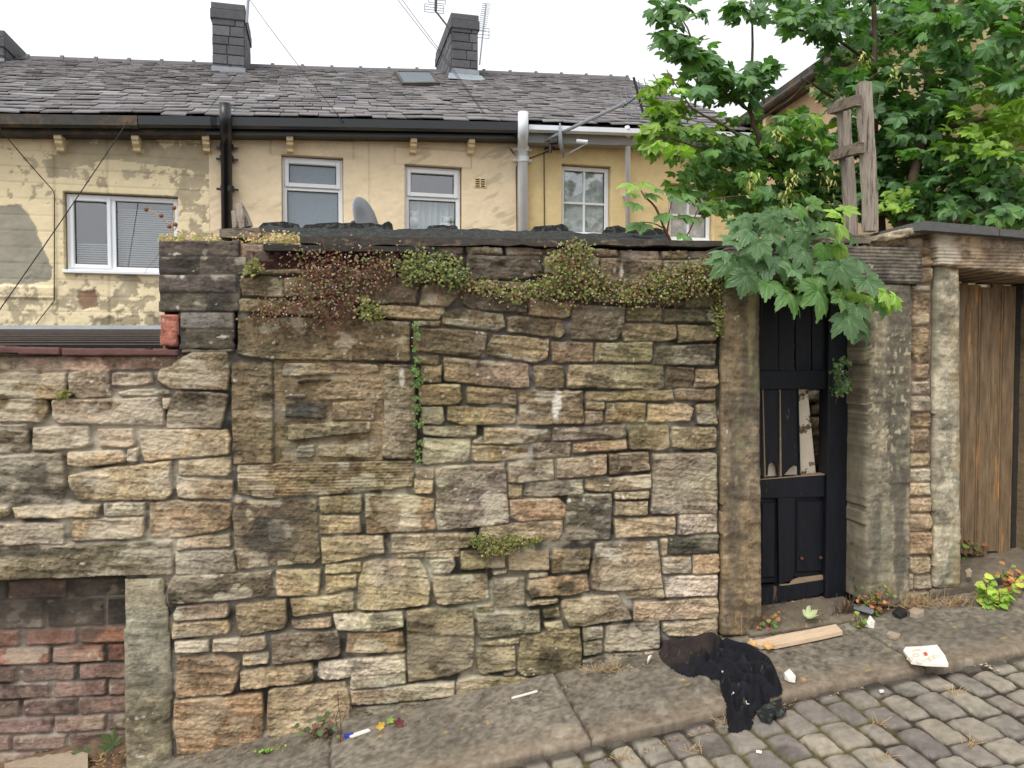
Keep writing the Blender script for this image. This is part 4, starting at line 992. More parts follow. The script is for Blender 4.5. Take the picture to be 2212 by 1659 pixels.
# windows: outer rect px
def wrect(u0, v0, u1, v1, y): a = L(u0, v0, y); b = L(u1, v0, y); c = L(u0, v1, y); d = L(u1, v1, y); return a[0], b[0], (c[1]+d[1])/2, (a[1]+b[1])/2
WIN = [(0, L(138, 400)[0], L(382, 400)[0], L(260, 586)[1], L(260, 421)[1]),
       (1, L(609, 400)[0], L(741, 400)[0], L(675, 600)[1], L(675, 339)[1]),
       (1, L(875, 400)[0], L(996, 400)[0], L(930, 600)[1], L(930, 359)[1]),
       (2, L(1214, 400)[0], L(1319, 400)[0], L(1262, 508)[1], L(1262, 358)[1]),
       (2, L(1447, 400)[0], L(1540, 400)[0], L(1492, 519)[1], L(1492, 400)[1])]
def hwall(i):
    x0, x1 = XB[i], XB[i+1]; res = .0125; xs = np.arange(x0, x1+res, res); zs = np.arange(-.6, 4.7, res); X, Z = np.meshgrid(xs, zs)
    mask = (Z < ez(X)+.02)
    for (h, a, b, c, d) in WIN:
        if h == i: mask &= ~((X > a) & (X < b) & (Z > c) & (Z < d))
    if i == 0: base = lin((238, 220, 180))
    elif i == 1: base = lin((240, 219, 184))
    else: base = lin((224, 202, 152))
    n1 = fbm(X*2, Z*2, 300+i, 4); n2 = fbm(X*9, Z*9, 310+i, 4); n3 = fbm(X*30, Z*30, 320+i, 3)
    c = base*(1+.05*n1+.05*n2+.04*n3)[..., None]; H = .003*n2+.003*n3
    if i == 0:
        def pl(pts): return [L(u, v) for u, v in pts]
        def region(pts, feather, amp, f1, sd):
            p = pl(pts); ins = inpoly(X, Z, p); q = pd(X, Z, p, .02); fld = np.where(ins, 1, -1)*np.minimum(abs(q), .3)/feather
            return fld+amp*fbm(X*f1, Z*f1, sd, 5)
        peel = region([(112, 296), (452, 300), (452, 372), (330, 356), (230, 344), (112, 376)], .10, 2.6, 8, 330)
        p2 = region([(380, 330), (452, 330), (452, 520), (400, 520), (372, 440)], .10, 3.4, 14, 331)-.4
        p3 = region([(-60, 440), (45, 440), (70, 490), (112, 560), (114, 612), (-60, 620)], .05, .9, 5, 332)
        p4 = region([(168, 628), (206, 626), (212, 662), (176, 670)], .03, .8, 8, 333)
        p5 = region([(118, 595), (346, 590), (346, 705), (118, 705)], .2, 3.6, 13, 334)-.9
        p6 = region([(0, 300), (112, 300), (118, 430), (20, 430)], .3, 3.4, 14, 335)-1.6
        p7 = region([(0, 618), (116, 618), (100, 700), (0, 700)], .3, 2.2, 6, 336)-.8
        pe = np.maximum.reduce([peel, p2, p5, p6, p7]); k = ss(-.15, .15, pe+.8*fbm(X*40, Z*40, 345, 3))*.85
        v = fbm(X*7, Z*7, 340, 4); pc = lin((166, 153, 127))*(1+.3*v)[..., None]; wt = ss(.0, .4, fbm(X*6, Z*4, 341, 4))[..., None]; pc = pc*(1-wt*.55)+lin((196, 186, 160))*wt*.55
        c = c*(1-k[..., None])+pc*k[..., None]; H = H-.005*k
        k = ss(-.05, .1, p3); c = c*(1-k[..., None])+lin((158, 152, 136))*(1+.2*v)[..., None]*k[..., None]; H = H-.006*k
        k = ss(-.05, .1, p4); c = c*(1-k[..., None])+lin((150, 122, 98))*(1+.3*v)[..., None]*k[..., None]; H = H-.012*k
        dk = ss(-.1, .3, region([(200, 685), (346, 680), (346, 705), (200, 705)], .05, 1.5, 12, 342))[..., None]*.6; c = c*(1-dk)+lin((96, 88, 72))*dk
        # scored ashlar lines
        for v_ in range(300, 720, 34):
            z = L(230, v_)[1]; k = ss(.009, .003, abs(Z-z+.004*n1)); c = c*(1-.22*k)[..., None]; H = H-.003*k
        for u_ in (118, 232):
            x = L(u_, 400)[0]; k = ss(.02, .006, abs(X-x)); c = c*(1-.18*k)[..., None]; H = H-.006*k
        z0 = L(60, 645)[1]; k = ss(0, .01, Z-z0)*ss(0, .01, L(60, 617)[1]-Z)*(X < L(118, 600)[0]); H = H+.02*k
    if i > 0:
        st = ss(.2, .55, fbm(X*1.2, Z*6, 350+i, 4))[..., None]*.13; c = c*(1-st)
        for (h, a, b, cc, d) in WIN:
            if h == i == 1:
                zt2 = d+.30; k = np.zeros(X.shape)
                k = np.maximum(k, ss(.012, .004, abs(Z-(d+.20)))*(X > a-.12)*(X < b+.12)); k = np.maximum(k, ss(.010, .003, abs(X-(a-.12)))*(Z < d+.2)*(Z > d+.0)); k = np.maximum(k, ss(.010, .003, abs(X-(b+.12)))*(Z < d+.2)*(Z > d+.0))
                c = c*(1-.25*k)[..., None]; H = H+.010*((Z < d+.20) & (Z > d) & (X > a-.12) & (X < b+.12))
    if i == 1:
        for u_ in (797,):
            x = L(u_, 400)[0]; k = ss(.014, .004, abs(X-x))*(Z < L(797, 290)[1]); c = c*(1-.2*k)[..., None]; H = H+.004*k
        st = ss(.15, .5, fbm((X+Z)*3, (Z-X*.5)*16, 360, 4))*ss(0, .5, fbm(X*2, Z*2, 361, 2)+.2); c = c*(1-.25*st)[..., None]
    return grid_obj('wall', lambda a, b, h: np.stack([a, -h, b], -1), X, Z, H, c, mask, M['render'], HS[i], back=-.14)
for i in range(3): hwall(i)
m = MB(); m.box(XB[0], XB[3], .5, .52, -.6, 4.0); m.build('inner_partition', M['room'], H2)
# roof slates
def roof(i):
    x0, x1 = XB[i], XB[i+1]; rs = np.random.RandomState(40+i); V = []; F = []; Cc = []; nrow = 31 if i < 2 else 33
    tl = [0]
    for k in range(nrow): tl.append(tl[-1]+1.35-.8*k/nrow)
    tl = np.array(tl)/tl[-1]
    for k in range(nrow):
        t0 = tl[k]; t1 = min(tl[k+1]+.035, 1.0); xx = x0-rs.uniform(0, .2) if i == 0 else x0
        first = True
        while xx < x1-.04:
            ww = rs.uniform(.14, .27)*(1.15-.3*t0); xb = min(xx+ww, x1)
            if x1-xb < .06: xb = x1
            j = rs.uniform(-.006, .006)*(1.4-t0); lift = rs.uniform(.028, .046)
            def p(x, t, up): 
                z = ez(x)*(1-t)+rz(x)*t; return (x, YE+(YR-YE)*t, z+up)
            n = len(V); g = .004; sk = rs.uniform(-.007, .007)
            V += [p(xx+g, t0+j, lift), p(xb-g, t0+j+sk*.5, lift+sk), p(xb-g, t1, .008), p(xx+g, t1, .008), p(xx+g, t0+j, lift-.013), p(xb-g, t0+j+sk*.5, lift-.013+sk)]
            F += [(n, n+1, n+2, n+3), (n+4, n+5, n+1, n), (n+4, n, n+3, n+4), (n+1, n+5, n+2, n+1)]
            F[-2] = (n+4, n, n+3); F[-1] = (n+1, n+5, n+2)
            b = rs.uniform(.72, 1.25); c = lin((110, 107, 106))*b*np.array([1+rs.uniform(-.03, .05), 1, 1+rs.uniform(-.05, .06)])
            if rs.rand() < .05: c = c*1.5
            if i > 0: c = c*1.12
            Cc += [c]*6; xx = xb
    # underlay
    n = len(V); X = np.linspace(x0, x1, 12)
    for x in X: V += [(x, YE, float(ez(x))-.02), (x, YR, float(rz(x))-.02), (x, YR+4.4, float(ez(x))-.1)]
    Cc += [lin((24, 22, 22))]*36
    for q in range(11): F += [(n+3*q, n+3*q+3, n+3*q+4, n+3*q+1), (n+3*q+1, n+3*q+4, n+3*q+5, n+3*q+2)]
    me = bpy.data.meshes.new('roof'); me.from_pydata([tuple(map(float, v)) for v in V], [], F); me.update()
    a = me.color_attributes.new('Col', 'FLOAT_COLOR', 'POINT'); cc = np.ones((len(V), 4), np.float32); cc[:, :3] = np.array(Cc); a.data.foreach_set('color', cc.ravel())
    me.materials.append(M['slate']); r = link('roof', me, HS[i])
    # ridge tiles
    m = MB(); xx = x0; 
    while xx < x1:
        xb = min(xx+.47, x1); 
        for q, (xa, xc, h) in enumerate(((xx, xb-.01, .05), (xb-.05, xb, .075))):
            za, zb = float(rz(xa)), float(rz(xc))
            m.add([(xa, YR-.14, za-.06), (xc, YR-.14, zb-.06), (xc, YR-.03, zb+h), (xa, YR-.03, za+h), (xa, YR+.14, za-.04), (xc, YR+.14, zb-.04)], [(0, 1, 2, 3), (3, 2, 5, 4), (0, 3, 4), (1, 5, 2)], lin((96, 92, 94)))
        xx = xb
    m.build('ridge_tiles', M['slate'], r)
    return r
roofs = [roof(i) for i in range(3)]
# gutters, fascia, corbels
def gutter(i, u0, u1, mat, h=.09, drop=0.0):
    x0, x1 = max(L(u0, 260, YE)[0], XB[i]-.02 if i else -9), L(u1, 260, YE)[0]; m = MB(); n = 14; prof = [(0, 0), (0, -h), (.05, -h-.02), (.11, -h), (.11, -.02)]
    X = np.linspace(x0, x1, n)
    for k in range(n-1):
        a = float(ez(X[k]))-.01-drop; b = float(ez(X[k+1]))-.01-drop
        for q in range(4):
            (y0, z0), (y1, z1) = prof[q], prof[q+1]
            m.add([(X[k], YE-.04+y0, a+z0), (X[k+1], YE-.04+y0, b+z0), (X[k+1], YE-.04+y1, b+z1), (X[k], YE-.04+y1, a+z1)], [(0, 1, 2, 3)])
    m.build('gutter', mat, HS[i])
    return X
M['gut1'] = pmat('old_iron_gutter', (66, 64, 60), rough=.7, var=.3, scale=12, bump=.3, col2=(98, 82, 64), thr=(.5, .62))
gutter(0, -200, 298, M['gut1'], .10); gutter(0, 300, 470, M['blackp'], .09); gutter(1, 455, 1120, M['blackp'], .09); gutter(2, 1140, 1620, M['greyp'], .055, .02)
def fascia(i, mat, dz0, dz1, x0, x1):
    m = MB(); X = np.linspace(x0, x1, 12)
    for a, b in zip(X[:-1], X[1:]):
        za, zb = float(ez(a)), float(ez(b)); m.add([(a, -.20, za-dz1), (b, -.20, zb-dz1), (b, -.20, zb-dz0), (a, -.20, za-dz0), (a, .0, za-dz1), (b, .0, zb-dz1)], [(0, 1, 2, 3), (0, 4, 5, 1)])
    m.build('fascia', mat, HS[i])
fascia(0, M['gut1'], .05, .17, XB[0], XB[1]); fascia(1, M['blackp'], .05, .165, XB[1], XB[2]); fascia(2, pmat('weathered_grey_fascia', (152, 152, 148), var=.2, scale=8, bump=.2, stretch=(.5, 1, 3)), .06, .20, XB[2], XB[3])
for i, us in ((0, (127, 293, 445)), (1, (626, 893, 1018))):
    for u in us:
        x = L(u, 285, -.12)[0]; z = float(ez(x))-.16; w2 = .035; m = MB()
        m.prism([(0, 0)], 0, 0) if False else None
        pr = [(-.17, 0), (-.17, -.05), (-.14, -.06), (-.14, -.09), (-.09, -.12), (-.09, -.15), (0.01, -.16), (0.01, 0)]
        vs = [(x-w2, y, z+q) for y, q in pr]+[(x+w2, y, z+q) for y, q in pr]; n = len(pr)
        m.add(vs, [tuple(range(n))[::-1], tuple(range(n, 2*n))]+[(k, (k+1) % n, (k+1) % n+n, k+n) for k in range(n)]); m.build('corbel', pmat('corbel_paint', (224, 206, 164), var=.12, scale=20, bump=.3) if 'corbel_paint' not in bpy.data.materials else bpy.data.materials['corbel_paint'], HS[i])
# windows
def window(i, kind):
    (h, a, b, c, d) = WIN[i]; root = HS[h]; yr = .07; fw = .052
    fr = MB(); fr.box(a, a+fw, yr, yr+.06, c, d, .006).box(b-fw, b, yr, yr+.06, c, d, .006).box(a+fw, b-fw, yr, yr+.06, d-fw, d, .006).box(a+fw, b-fw, yr, yr+.06, c, c+fw, .006)
    win = MB(); g = []
    def sash(x0, x1, z0, z1, w=.042, y=yr-.018):
        fr.box(x0, x0+w, y, yr+.04, z0, z1, .008).box(x1-w, x1, y, yr+.04, z0, z1, .008).box(x0+w, x1-w, y, yr+.04, z1-w, z1, .008).box(x0+w, x1-w, y, yr+.04, z0, z0+w, .008)
        return (x0+w, x1-w, z0+w, z1-w)
    if kind == 'wide':
        xm = L(242, 500)[0]; g.append(sash(a+.03, xm-.02, c+.03, d-.03)); fr.box(xm-.022, xm+.022, yr, yr+.06, c+fw, d-fw, .004); g.append((xm+.022, b-fw, c+fw, d-fw))
        fr.box(a-.02, b+.02, -.05, yr, c-.035, c, .006)
    elif kind == 'top':
        zm = L((0, 675, 930)[i], (0, 404, 424)[i])[1]; g.append(sash(a+.025, b-.025, zm, d-.025, .05)); g.append((a+fw, b-fw, c+fw, zm-.035)); fr.box(a+fw, b-fw, yr+.004, yr+.05, zm-.035, zm-.001, .004)
    else:
        g.append((a+fw, b-fw, c+fw, d-fw)); xm = (a+b)/2; zm = (c+d)/2-.02
        fr.box(xm-.012, xm+.012, yr+.012, yr+.05, c+fw, d-fw, .003).box(a+fw, xm-.012, yr+.014, yr+.05, zm-.012, zm+.012, .003).box(xm+.012, b-fw, yr+.014, yr+.05, zm-.012, zm+.012, .003)
        fr.box(a-.02, b+.02, -.04, yr, c-.03, c, .006)
    fo = fr.build('window', M['upvc'], root)
    for k, (x0, x1, z0, z1) in enumerate(g):
        frosted = (i == 1)
        p = MB(); p.box(x0, x1, yr+.030, yr+.036, z0, z1); p.build('pane', M['frost'] if frosted else M['glass'], fo)
        gs = MB(); t = .008
        gs.box(x0, x0+t, yr+.022, yr+.03, z0, z1).box(x1-t, x1, yr+.022, yr+.03, z0, z1).box(x0+t, x1-t, yr+.022, yr+.03, z0, z0+t).box(x0+t, x1-t, yr+.022, yr+.03, z1-t, z1); gs.build('gasket', M['blackp'], fo)
        if i == 0:
            m = MB(); z = z0; lim = z0+(z1-z0)*(.9 if k else .35)
            while z < lim: m.add([(x0, yr+.07, z), (x1, yr+.07, z), (x1, yr+.085, z+.017), (x0, yr+.085, z+.017)], [(0, 1, 2, 3)]); z += .024
            m.build('blind', M['blind'], fo)
        if i == 2 and k == 1:
            n = 60; X = np.linspace(x0, x1, n); V = []
            for x in X: yy = yr+.10+.02*math.sin((x-x0)*90)+.01*math.sin((x-x0)*37); V += [(x, yy, z0), (x, yy, z1)]
            npmesh('net_curtain', V, [np.array([(2*q, 2*q+2, 2*q+3, 2*q+1) for q in range(n-1)])], M['net'], fo)
        if i >= 3:
            m = MB(); m.box(x0, x1, yr+.045, yr+.05, z0, z1); m.build('lace_curtain', M['lace'], fo)
    return fo
window(0, 'wide'); w2 = window(1, 'top'); w3 = window(2, 'top'); window(3, 'grid'); window(4, 'grid')
def blob(m, c, r, n=8, k=6, sq=(1, 1, 1)):
    vs = []; 
    for i in range(k+1):
        th = math.pi*i/k
        for j in range(n):
            ph = 2*math.pi*j/n; vs.append((c[0]+r*sq[0]*math.sin(th)*math.cos(ph), c[1]+r*sq[1]*math.sin(th)*math.sin(ph), c[2]+r*sq[2]*math.cos(th)))
    m.add(vs, [(i*n+j, (i+1)*n+j, (i+1)*n+(j+1) % n, i*n+(j+1) % n) for i in range(k) for j in range(n)])
for (u, v, s, lab) in ((893, 478, .075, 'white plush toy at the left of the curtained window'), (962, 492, .085, 'pale yellow plush toy at the right of the curtained window')):
    m = MB(); x, z = L(u, v, .14); blob(m, (0, 0, 0), s, sq=(1, .5, .8)); blob(m, (s*.2, 0, s*1.0), s*.6, sq=(1, .6, 1)); blob(m, (-s*.3, 0, s*1.45), s*.22); blob(m, (s*.65, 0, s*1.45), s*.22)
    o = m.build('plush_toy', M['toy'], None, True); q = HF.o+HF.ex*x+HF.ey*.14; o.location = (q[0], q[1], z); o.rotation_euler = (0, 0, HF.rot); tag(o, lab, 'soft toy', 'plush toys in the window')
# vent
m = MB(); x0, z0 = L(1025, 405); x1, z1 = L(1050, 386); m.box(x0, x1, -.012, 0, z0, z1, .004); vt = m.build('air_vent', M['renderwing'], H2)
m = MB()
for r in range(4):
    for c_ in range(2): xa = x0+.012+c_*(x1-x0-.012)/2; m.box(xa, xa+(x1-x0)/2-.024, -.016, -.010, z0+.012+r*(z1-z0-.01)/4, z0+.024+r*(z1-z0-.01)/4)
m.build('vent_slots', M['dark'], vt)
# pipes
def pipe(root, mat, segs, r, y, name, collars=()):
    m = MB(); pts = []
    for u, v, dy in segs: x, z = L(u, v, y+dy); pts.append((x, y+dy, z))
    m.tube(pts, r, 12)
    o = m.build(name, mat, root, True)
    for u, v in collars:
        m = MB(); x, z = L(u, v, y); m.tube([(x, y, z-.03), (x, y, z+.03)], r*1.22, 12); m.box(x-r*1.9, x+r*1.9, y+.02, y+.04, z-.012, z+.012)
        m.build('pipe_collar', mat, o, False)
    return o
pipe(H2, M['blackp'], [(486, 224, -.30), (487, 270, -.30), (489, 296, -.12), (489, 312, -.02), (492, 700, 0)], .060, -.08, 'soil_pipe', [(490, 318), (490, 343), (491, 408)])
pipe(H3, M['greyp'], [(1130, 243, -.28), (1130, 288, -.28), (1129, 310, -.08), (1129, 330, 0), (1132, 640, 0)], .060, -.08, 'soil_pipe', [(1130, 322), (1130, 345)])
pipe(H3, M['greyp'], [(1355, 275, -.25), (1356, 300, -.10), (1357, 640, 0)], .032, -.06, 'downpipe', [(1356, 420)])
# chimneys
def chimney(root, u0, u1, vt, vb, yf, depth, name, label=None, seed=1, cap=None):
    x0, zb = L(u0, vb, yf); x1, _ = L(u1, vb, yf); zt = L((u0+u1)/2, vt, yf)[1]; rs = np.random.RandomState(seed); m = MB(); z = zb-.25
    core = MB(); core.box(x0+.012, x1-.012, yf+.012, yf+depth-.012, zb-.9, zt); 
    row = 0
    while z < zt-.02:
        h = rs.uniform(.125, .155); h = min(h, zt-z)
        def course(a, b, fn):
            q = a-(rs.uniform(0, .15)) ; q = a
            while q < b-.01:
                w_ = rs.uniform(.18, .34); e = min(q+w_, b); e = b if b-e < .07 else e; fn(q, e); q = e
        def colr(): return lin((92, 92, 94))*rs.uniform(.75, 1.3)*np.array([1, 1, 1.03])
        g = .005; j = lambda: rs.uniform(0, .006)
        course(x0, x1, lambda a, b: m.box(a+g, b-g, yf-j(), yf+.05, z+g, z+h-g, .008, colr()))
        course(yf+.055, yf+depth, lambda a, b: (m.box(x0-j(), x0+.04, a+g, b-g, z+g, z+h-g, 0, colr()), m.box(x1-.04, x1+j(), a+g, b-g, z+g, z+h-g, 0, colr())))
        z += h
    core.build('chimney_core', M['cap'], root)
    o = m.build('chimney', M['slate'], root)
    k = MB()
    if cap:
        zc = zt; k.box(x0-.022, x1+.022, yf-.022, yf+depth+.022, zc-.14, zc-.0, .01, lin((84, 84, 86))); k.box(x0-.01, x1+.01, yf-.01, yf+depth+.01, zc, zc+.10, .01, lin((90, 90, 92)))
        k.build('chimney_cap', M['slate'], o)
    f = MB(); f.add([(x0-.05, yf-.02, zb+.04), (x1+.05, yf-.02, zb+.04), (x1+.10, yf-.22, zb-.12), (x0-.10, yf-.22, zb-.12)], [(0, 1, 2, 3)])
    f.box(x0-.01, x1+.01, yf-.028, yf-.016, zb-.02, zb+.12); f.build('lead_flashing', M['lead'], o)
    return o
chimney(H2, 459, 529, 22, 160, 3.35, 1.0, 'chimney', seed=2, cap=True); chimney(H3, 976, 1033, 44, 164, 3.35, 1.7, 'chimney', seed=5, cap=True); chimney(H1, -60, 9, 78, 140, 3.6, 1.0, 'chimney', seed=9, cap=True)
# roof light
def rp(u, v):
    # point on roof surface along sight line
    lo, hi = 0.0, 1.0
    for _ in range(40):
        t = (lo+hi)/2; y = YE+(YR-YE)*t; x, z = L(u, v, y)
        if z > ez(x)*(1-t)+rz(x)*t: lo = t
        else: hi = t
    return np.array([x, y, z])
q4 = [rp(852, 163), rp(932, 164), rp(950, 190), rp(868, 191)]; cx = sum(q4)/4; up = np.array([0, -.03, .07])
m = MB(); inn = [p+(cx-p)*.14 for p in q4]
vs = [p+up for p in q4]+[p+up for p in inn]+[p-up*.3 for p in q4]; m.add(vs, [(0, 4, 5, 1), (1, 5, 6, 2), (2, 6, 7, 3), (3, 7, 4, 0), (8, 0, 1, 9), (9, 1, 2, 10), (10, 2, 3, 11), (11, 3, 0, 8)])
rl = m.build('roof_window', M['gut1'], roofs[1]); m = MB(); m.add([p+up*.9 for p in inn], [(0, 1, 2, 3)]); m.build('pane', pmat('roof_glass', (92, 98, 104), rough=.5, var=.1, scale=5, bump=0, spec=.15), rl)
# ================================================================ right-hand wing (another house), standing nearer
WX = P(1626, 300, 6.0)[0]
def wz(u, v):   # point on plane x = WX
    d = ray(u, v); t = (WX-CAM[0])/d[0]; return CAM+d*t
e0 = wz(1640, 262); e1 = wz(1995, 22); Y1 = wz(2212, 300)[1]-1.2; sl = (e1[2]-e0[2])/(e1[1]-e0[1])
ze = (e0[2]+e1[2])/2; YM = wz(1900, 300)[1]; YB = 6.3
wg = empty('neighbour_wing'); tag(wg, 'tall cream side wing of the next house behind the sycamores at right', 'house')
def vwall(name, ya, yb, mat, pr=0):
    m = MB(); m.box(WX+pr, WX+.25, ya, yb, -.6, ze); return m.build(name, mat, wg)
vwall('side_wall', YM, YB, M['renderpink']); vwall('side_wall', Y1, YM-.002, M['renderwing'], -.02)
m = MB(); m.box(WX+.26, WX+4, Y1+.0, Y1+.25, -.6, ze); m.build('end_wall', M['renderwing'], wg)
m = MB(); m.add([(WX-.16, Y1-.1, ze+.02), (WX-.16, YB, ze+.02), (WX+2.2, YB, ze+1.5), (WX+2.2, Y1-.1, ze+1.5), (WX-.16, Y1-.1, ze-.06), (WX-.16, YB, ze-.06)], [(0, 1, 2, 3), (4, 5, 1, 0)], lin((46, 46, 50))); m.build('roof', M['slate'], wg)
m = MB(); m.tube([(WX-.19, Y1-.1, ze-.02), (WX-.19, YB, ze-.02)], .04, 8); m.build('gutter', M['gut1'], wg, True)
m = MB(); m.box(WX-.17, WX+.3, Y1-.1, YB, ze-.05, ze+.11); m.build('fascia', M['gut1'], wg)
for yy in (5.4, 4.3, 3.2, 2.1): m = MB(); m.box(WX-.14, WX+.0, yy-.04, yy+.04, ze-.2, ze-.07).box(WX-.08, WX+.0, yy-.035, yy+.035, ze-.27, ze-.2); m.build('corbel', bpy.data.materials['corbel_paint'], wg)
# ================================================================ aerials, dishes, cables
def hwp(u, v, y):
    x, z = L(u, v, y); return HF.o+HF.ex*x+HF.ey*y+np.array([0, 0, z])-np.array([0, 0, 0])
def dish(name, u, v, y, r, label, face, arm=True):
    c = hwp(u, v, y); o = empty(name, tuple(c)); tag(o, label, 'satellite dish', 'satellite dishes behind the wall'); f = Vector(face).normalized(); q = f.to_track_quat('Z', 'Y')
    m = MB(); n = 24; vs = [(0, 0, -.06*r/.3)]; 
    for k in (.5, 1.0):
        for j in range(n): a = 2*math.pi*j/n; vs.append((r*k*math.cos(a)*.92, r*k*math.sin(a), -.06*r/.3*(1-k*k)))
    vs = [q @ Vector(v_) for v_ in vs]; fs = [(0, 1+j, 1+(j+1) % n) for j in range(n)]+[(1+j, 1+n+j, 1+n+(j+1) % n, 1+(j+1) % n) for j in range(n)]
    m.add(vs, fs); d_ = m.build('reflector', M['dish'], o, True)
    sol = d_.modifiers.new('s', 'SOLIDIFY'); sol.thickness = .012
    if arm:
        m = MB(); a = q @ Vector((0, -r*.9, 0)); b = a+q @ Vector((0, .1, r*1.3)); m.tube([a, b], .010, 6); m.build('arm', M['metal'], o)
        m = MB(); m.tube([b-q @ Vector((0, -.02, -.03)), b+q @ Vector((0, .05, -.10))], .026, 10); m.build('receiver', M['greyp'], o)
    m = MB(); bk = q @ Vector((0, 0, -.06)); m.tube([bk, bk+q @ Vector((0, 0, -.09))], .035, 8); m.tube([bk+q @ Vector((0, 0, -.08)), bk+q @ Vector((0, -.12, -.10))], .02, 6); m.build('bracket', M['blackp'], o)
    return o
dish('satellite_dish', 792, 474, -2.0, .21, 'grey dish standing low behind the black felt roof between tall windows', (.80, -.45, .25), False)
dish('satellite_dish', 1215, 304, -.35, .20, 'small dish on the yellow wall below the grey pole aerial', (.97, -.22, .12))
m = MB(); a = hwp(1196, 322, 0); m.tube([a, hwp(1212, 322, -.3)], .015, 6)
o = m.build('dish_bracket', M['rust'], None); tag(o, 'dark wall bracket holding the small dish on yellow wall', 'bracket')
def yagi(name, p0, p1, n, ln, mat, label, ref=None, r=.012, edir=None):
    p0 = Vector(p0); p1 = Vector(p1); o = empty(name, tuple(p0)); tag(o, label, 'aerial', 'television aerials'); m = MB(); d = p1-p0; m.tube([(0, 0, 0), d], r, 6); m.build('mast', mat, o)
    return o, p0, d
pa = hwp(1178, 303, -.2); pb_ = hwp(1352, 222, -1.0); pc_ = hwp(1400, 190, -1.1)
o, p0, d = yagi('pole_aerial', pa, pb_, 0, 0, M['metal'], 'long slanting grey pole aerial reaching over the roof slates', r=.020)
bm = MB(); qa = Vector(hwp(1345, 232, -1.0))-p0; qb = Vector(pc_)-p0; bm.tube([qa, qb], .008, 6); bm.build('boom', M['blackp'], o)
em = MB(); ed = Vector(HF.ex)*.30+Vector((0, 0, -1)); ed.normalize()
for k, t in enumerate((.05, .22, .45, .75, .95)):
    c = qa+(qb-qa)*t; ln = .20-.02*k; em.tube([c-ed*ln, c+ed*ln], .005, 5)
em.build('elements', M['metal'], o)
rm = MB(); c = qa+(qb-qa)*.62; rm.tube([c-ed*.2, c+ed*.2], .016, 6); rm.build('dipole', M['blackp'], o)
bk = MB(); bk.tube([Vector(hwp(1190, 318, 0))-p0, Vector(hwp(1192, 300, -.2))-p0], .016, 5).tube([Vector(hwp(1178, 316, 0))-p0, Vector(hwp(1200, 305, -.2))-p0], .012, 5).tube([Vector(hwp(1176, 322, 0))-p0, Vector(hwp(1205, 312, -.05))-p0], .012, 5); bk.build('rusty_bracket', M['rust'], o)
def gridaerial(o, p0, c, w_, h, rows):
    g = MB(); c = Vector(c)-p0; ex = Vector(HF.ex)
    for k in range(rows): z = -h/2+h*k/(rows-1); g.tube([c-ex*w_/2+Vector((0, 0, z)), c+ex*w_/2+Vector((0, 0, z))], .006, 4)
    for s in (-1, 1): g.tube([c+ex*s*w_/2+Vector((0, 0, -h/2)), c+ex*s*w_/2+Vector((0, 0, h/2))], .006, 4)
    g.build('reflector_grid', M['metal'], o)
pa = hwp(1036, 140, 3.4); pb_ = hwp(1041, 72, 3.4); o, p0, d = yagi('roof_aerial', pa, hwp(1050, 8, 3.4), 0, 0, M['metal'], 'upright aerial with many short rungs right of the middle chimney', r=.012)
em = MB(); a = Vector(hwp(1040, 65, 3.4))-p0; b = Vector(hwp(1051, 8, 3.4))-p0
for k in range(14): c = a+(b-a)*k/13; em.tube([c-Vector(HF.ex)*.07, c+Vector(HF.ex)*.07], .006, 4)
em.build('elements', M['metal'], o); gridaerial(o, p0, hwp(1041, 71, 3.4), .24, .16, 4)
pa = hwp(971, 62, 3.3); o, p0, d = yagi('roof_aerial', pa, hwp(941, 24, 3.0), 0, 0, M['metal'], 'bent arm aerial with grid left of the middle chimney, cut by the top edge', r=.016)
m = MB(); m.tube([Vector(hwp(941, 24, 3.0))-p0, Vector(hwp(942, -14, 3.0))-p0], .022, 6); m.build('mast_top', M['blackp'], o); m = MB(); m.tube([(0, 0, 0), Vector(hwp(974, 72, 3.35))-p0], .018, 6); m.build('mast_clamp', M['rust'], o); gridaerial(o, p0, hwp(938, 19, 3.0), .30, .12, 4); gridaerial(o, p0, hwp(944, 0, 3.0), .26, .10, 3)
m = MB(); m.tube([hwp(533, 50, 3.3), hwp(538, -30, 3.3)], .022, 8); o = m.build('aerial_pole', M['metal']); tag(o, 'thin pole strapped to the right side of the left chimney', 'pole')
def cable(label, pts, r=.006, mat=None):
    m = MB(); P3 = []
    for k in range(len(pts)-1):
        a, b = Vector(pts[k]), Vector(pts[k+1]); n = 10; sg = .0 if (a-b).length < .5 else .02*(a-b).length*.3
        for i in range(n): t = i/n; P3.append(a+(b-a)*t-Vector((0, 0, sg*4*t*(1-t))))
    P3.append(Vector(pts[-1])); m.tube(P3, r, 5, cap=False); o = m.build('cable', mat or M['wire'], None, True); tag(o, label, 'cable', 'cables'); return o
cable('thick cable from the gutter sloping down to the left edge across the wide window', [hwp(276, 262, -.35), hwp(0, 668, -1.8), hwp(-120, 845, -2.6)], .005)
cable('cable from the upper left edge down the peeling wall', [hwp(-40, 245, -2.0), hwp(0, 278, -1.5), hwp(112, 408, -.03), hwp(118, 420, -.02), hwp(117, 650, -.02), hwp(78, 700, -.02)], .005)
cable('thin wire from the left chimney down to the eaves', [hwp(540, 0, 3.3), hwp(735, 255, -.4), hwp(770, 300, -.02)], .004)
cable('left one of two thin wires descending past the middle chimney', [hwp(852, -10, 0.5), hwp(950, 115, .3), hwp(1110, 333, -.02)], .0035)
cable('right one of two thin wires descending past the middle chimney', [hwp(862, -10, 0.5), hwp(957, 118, 0.3), hwp(1114, 336, -.02)], .0035)
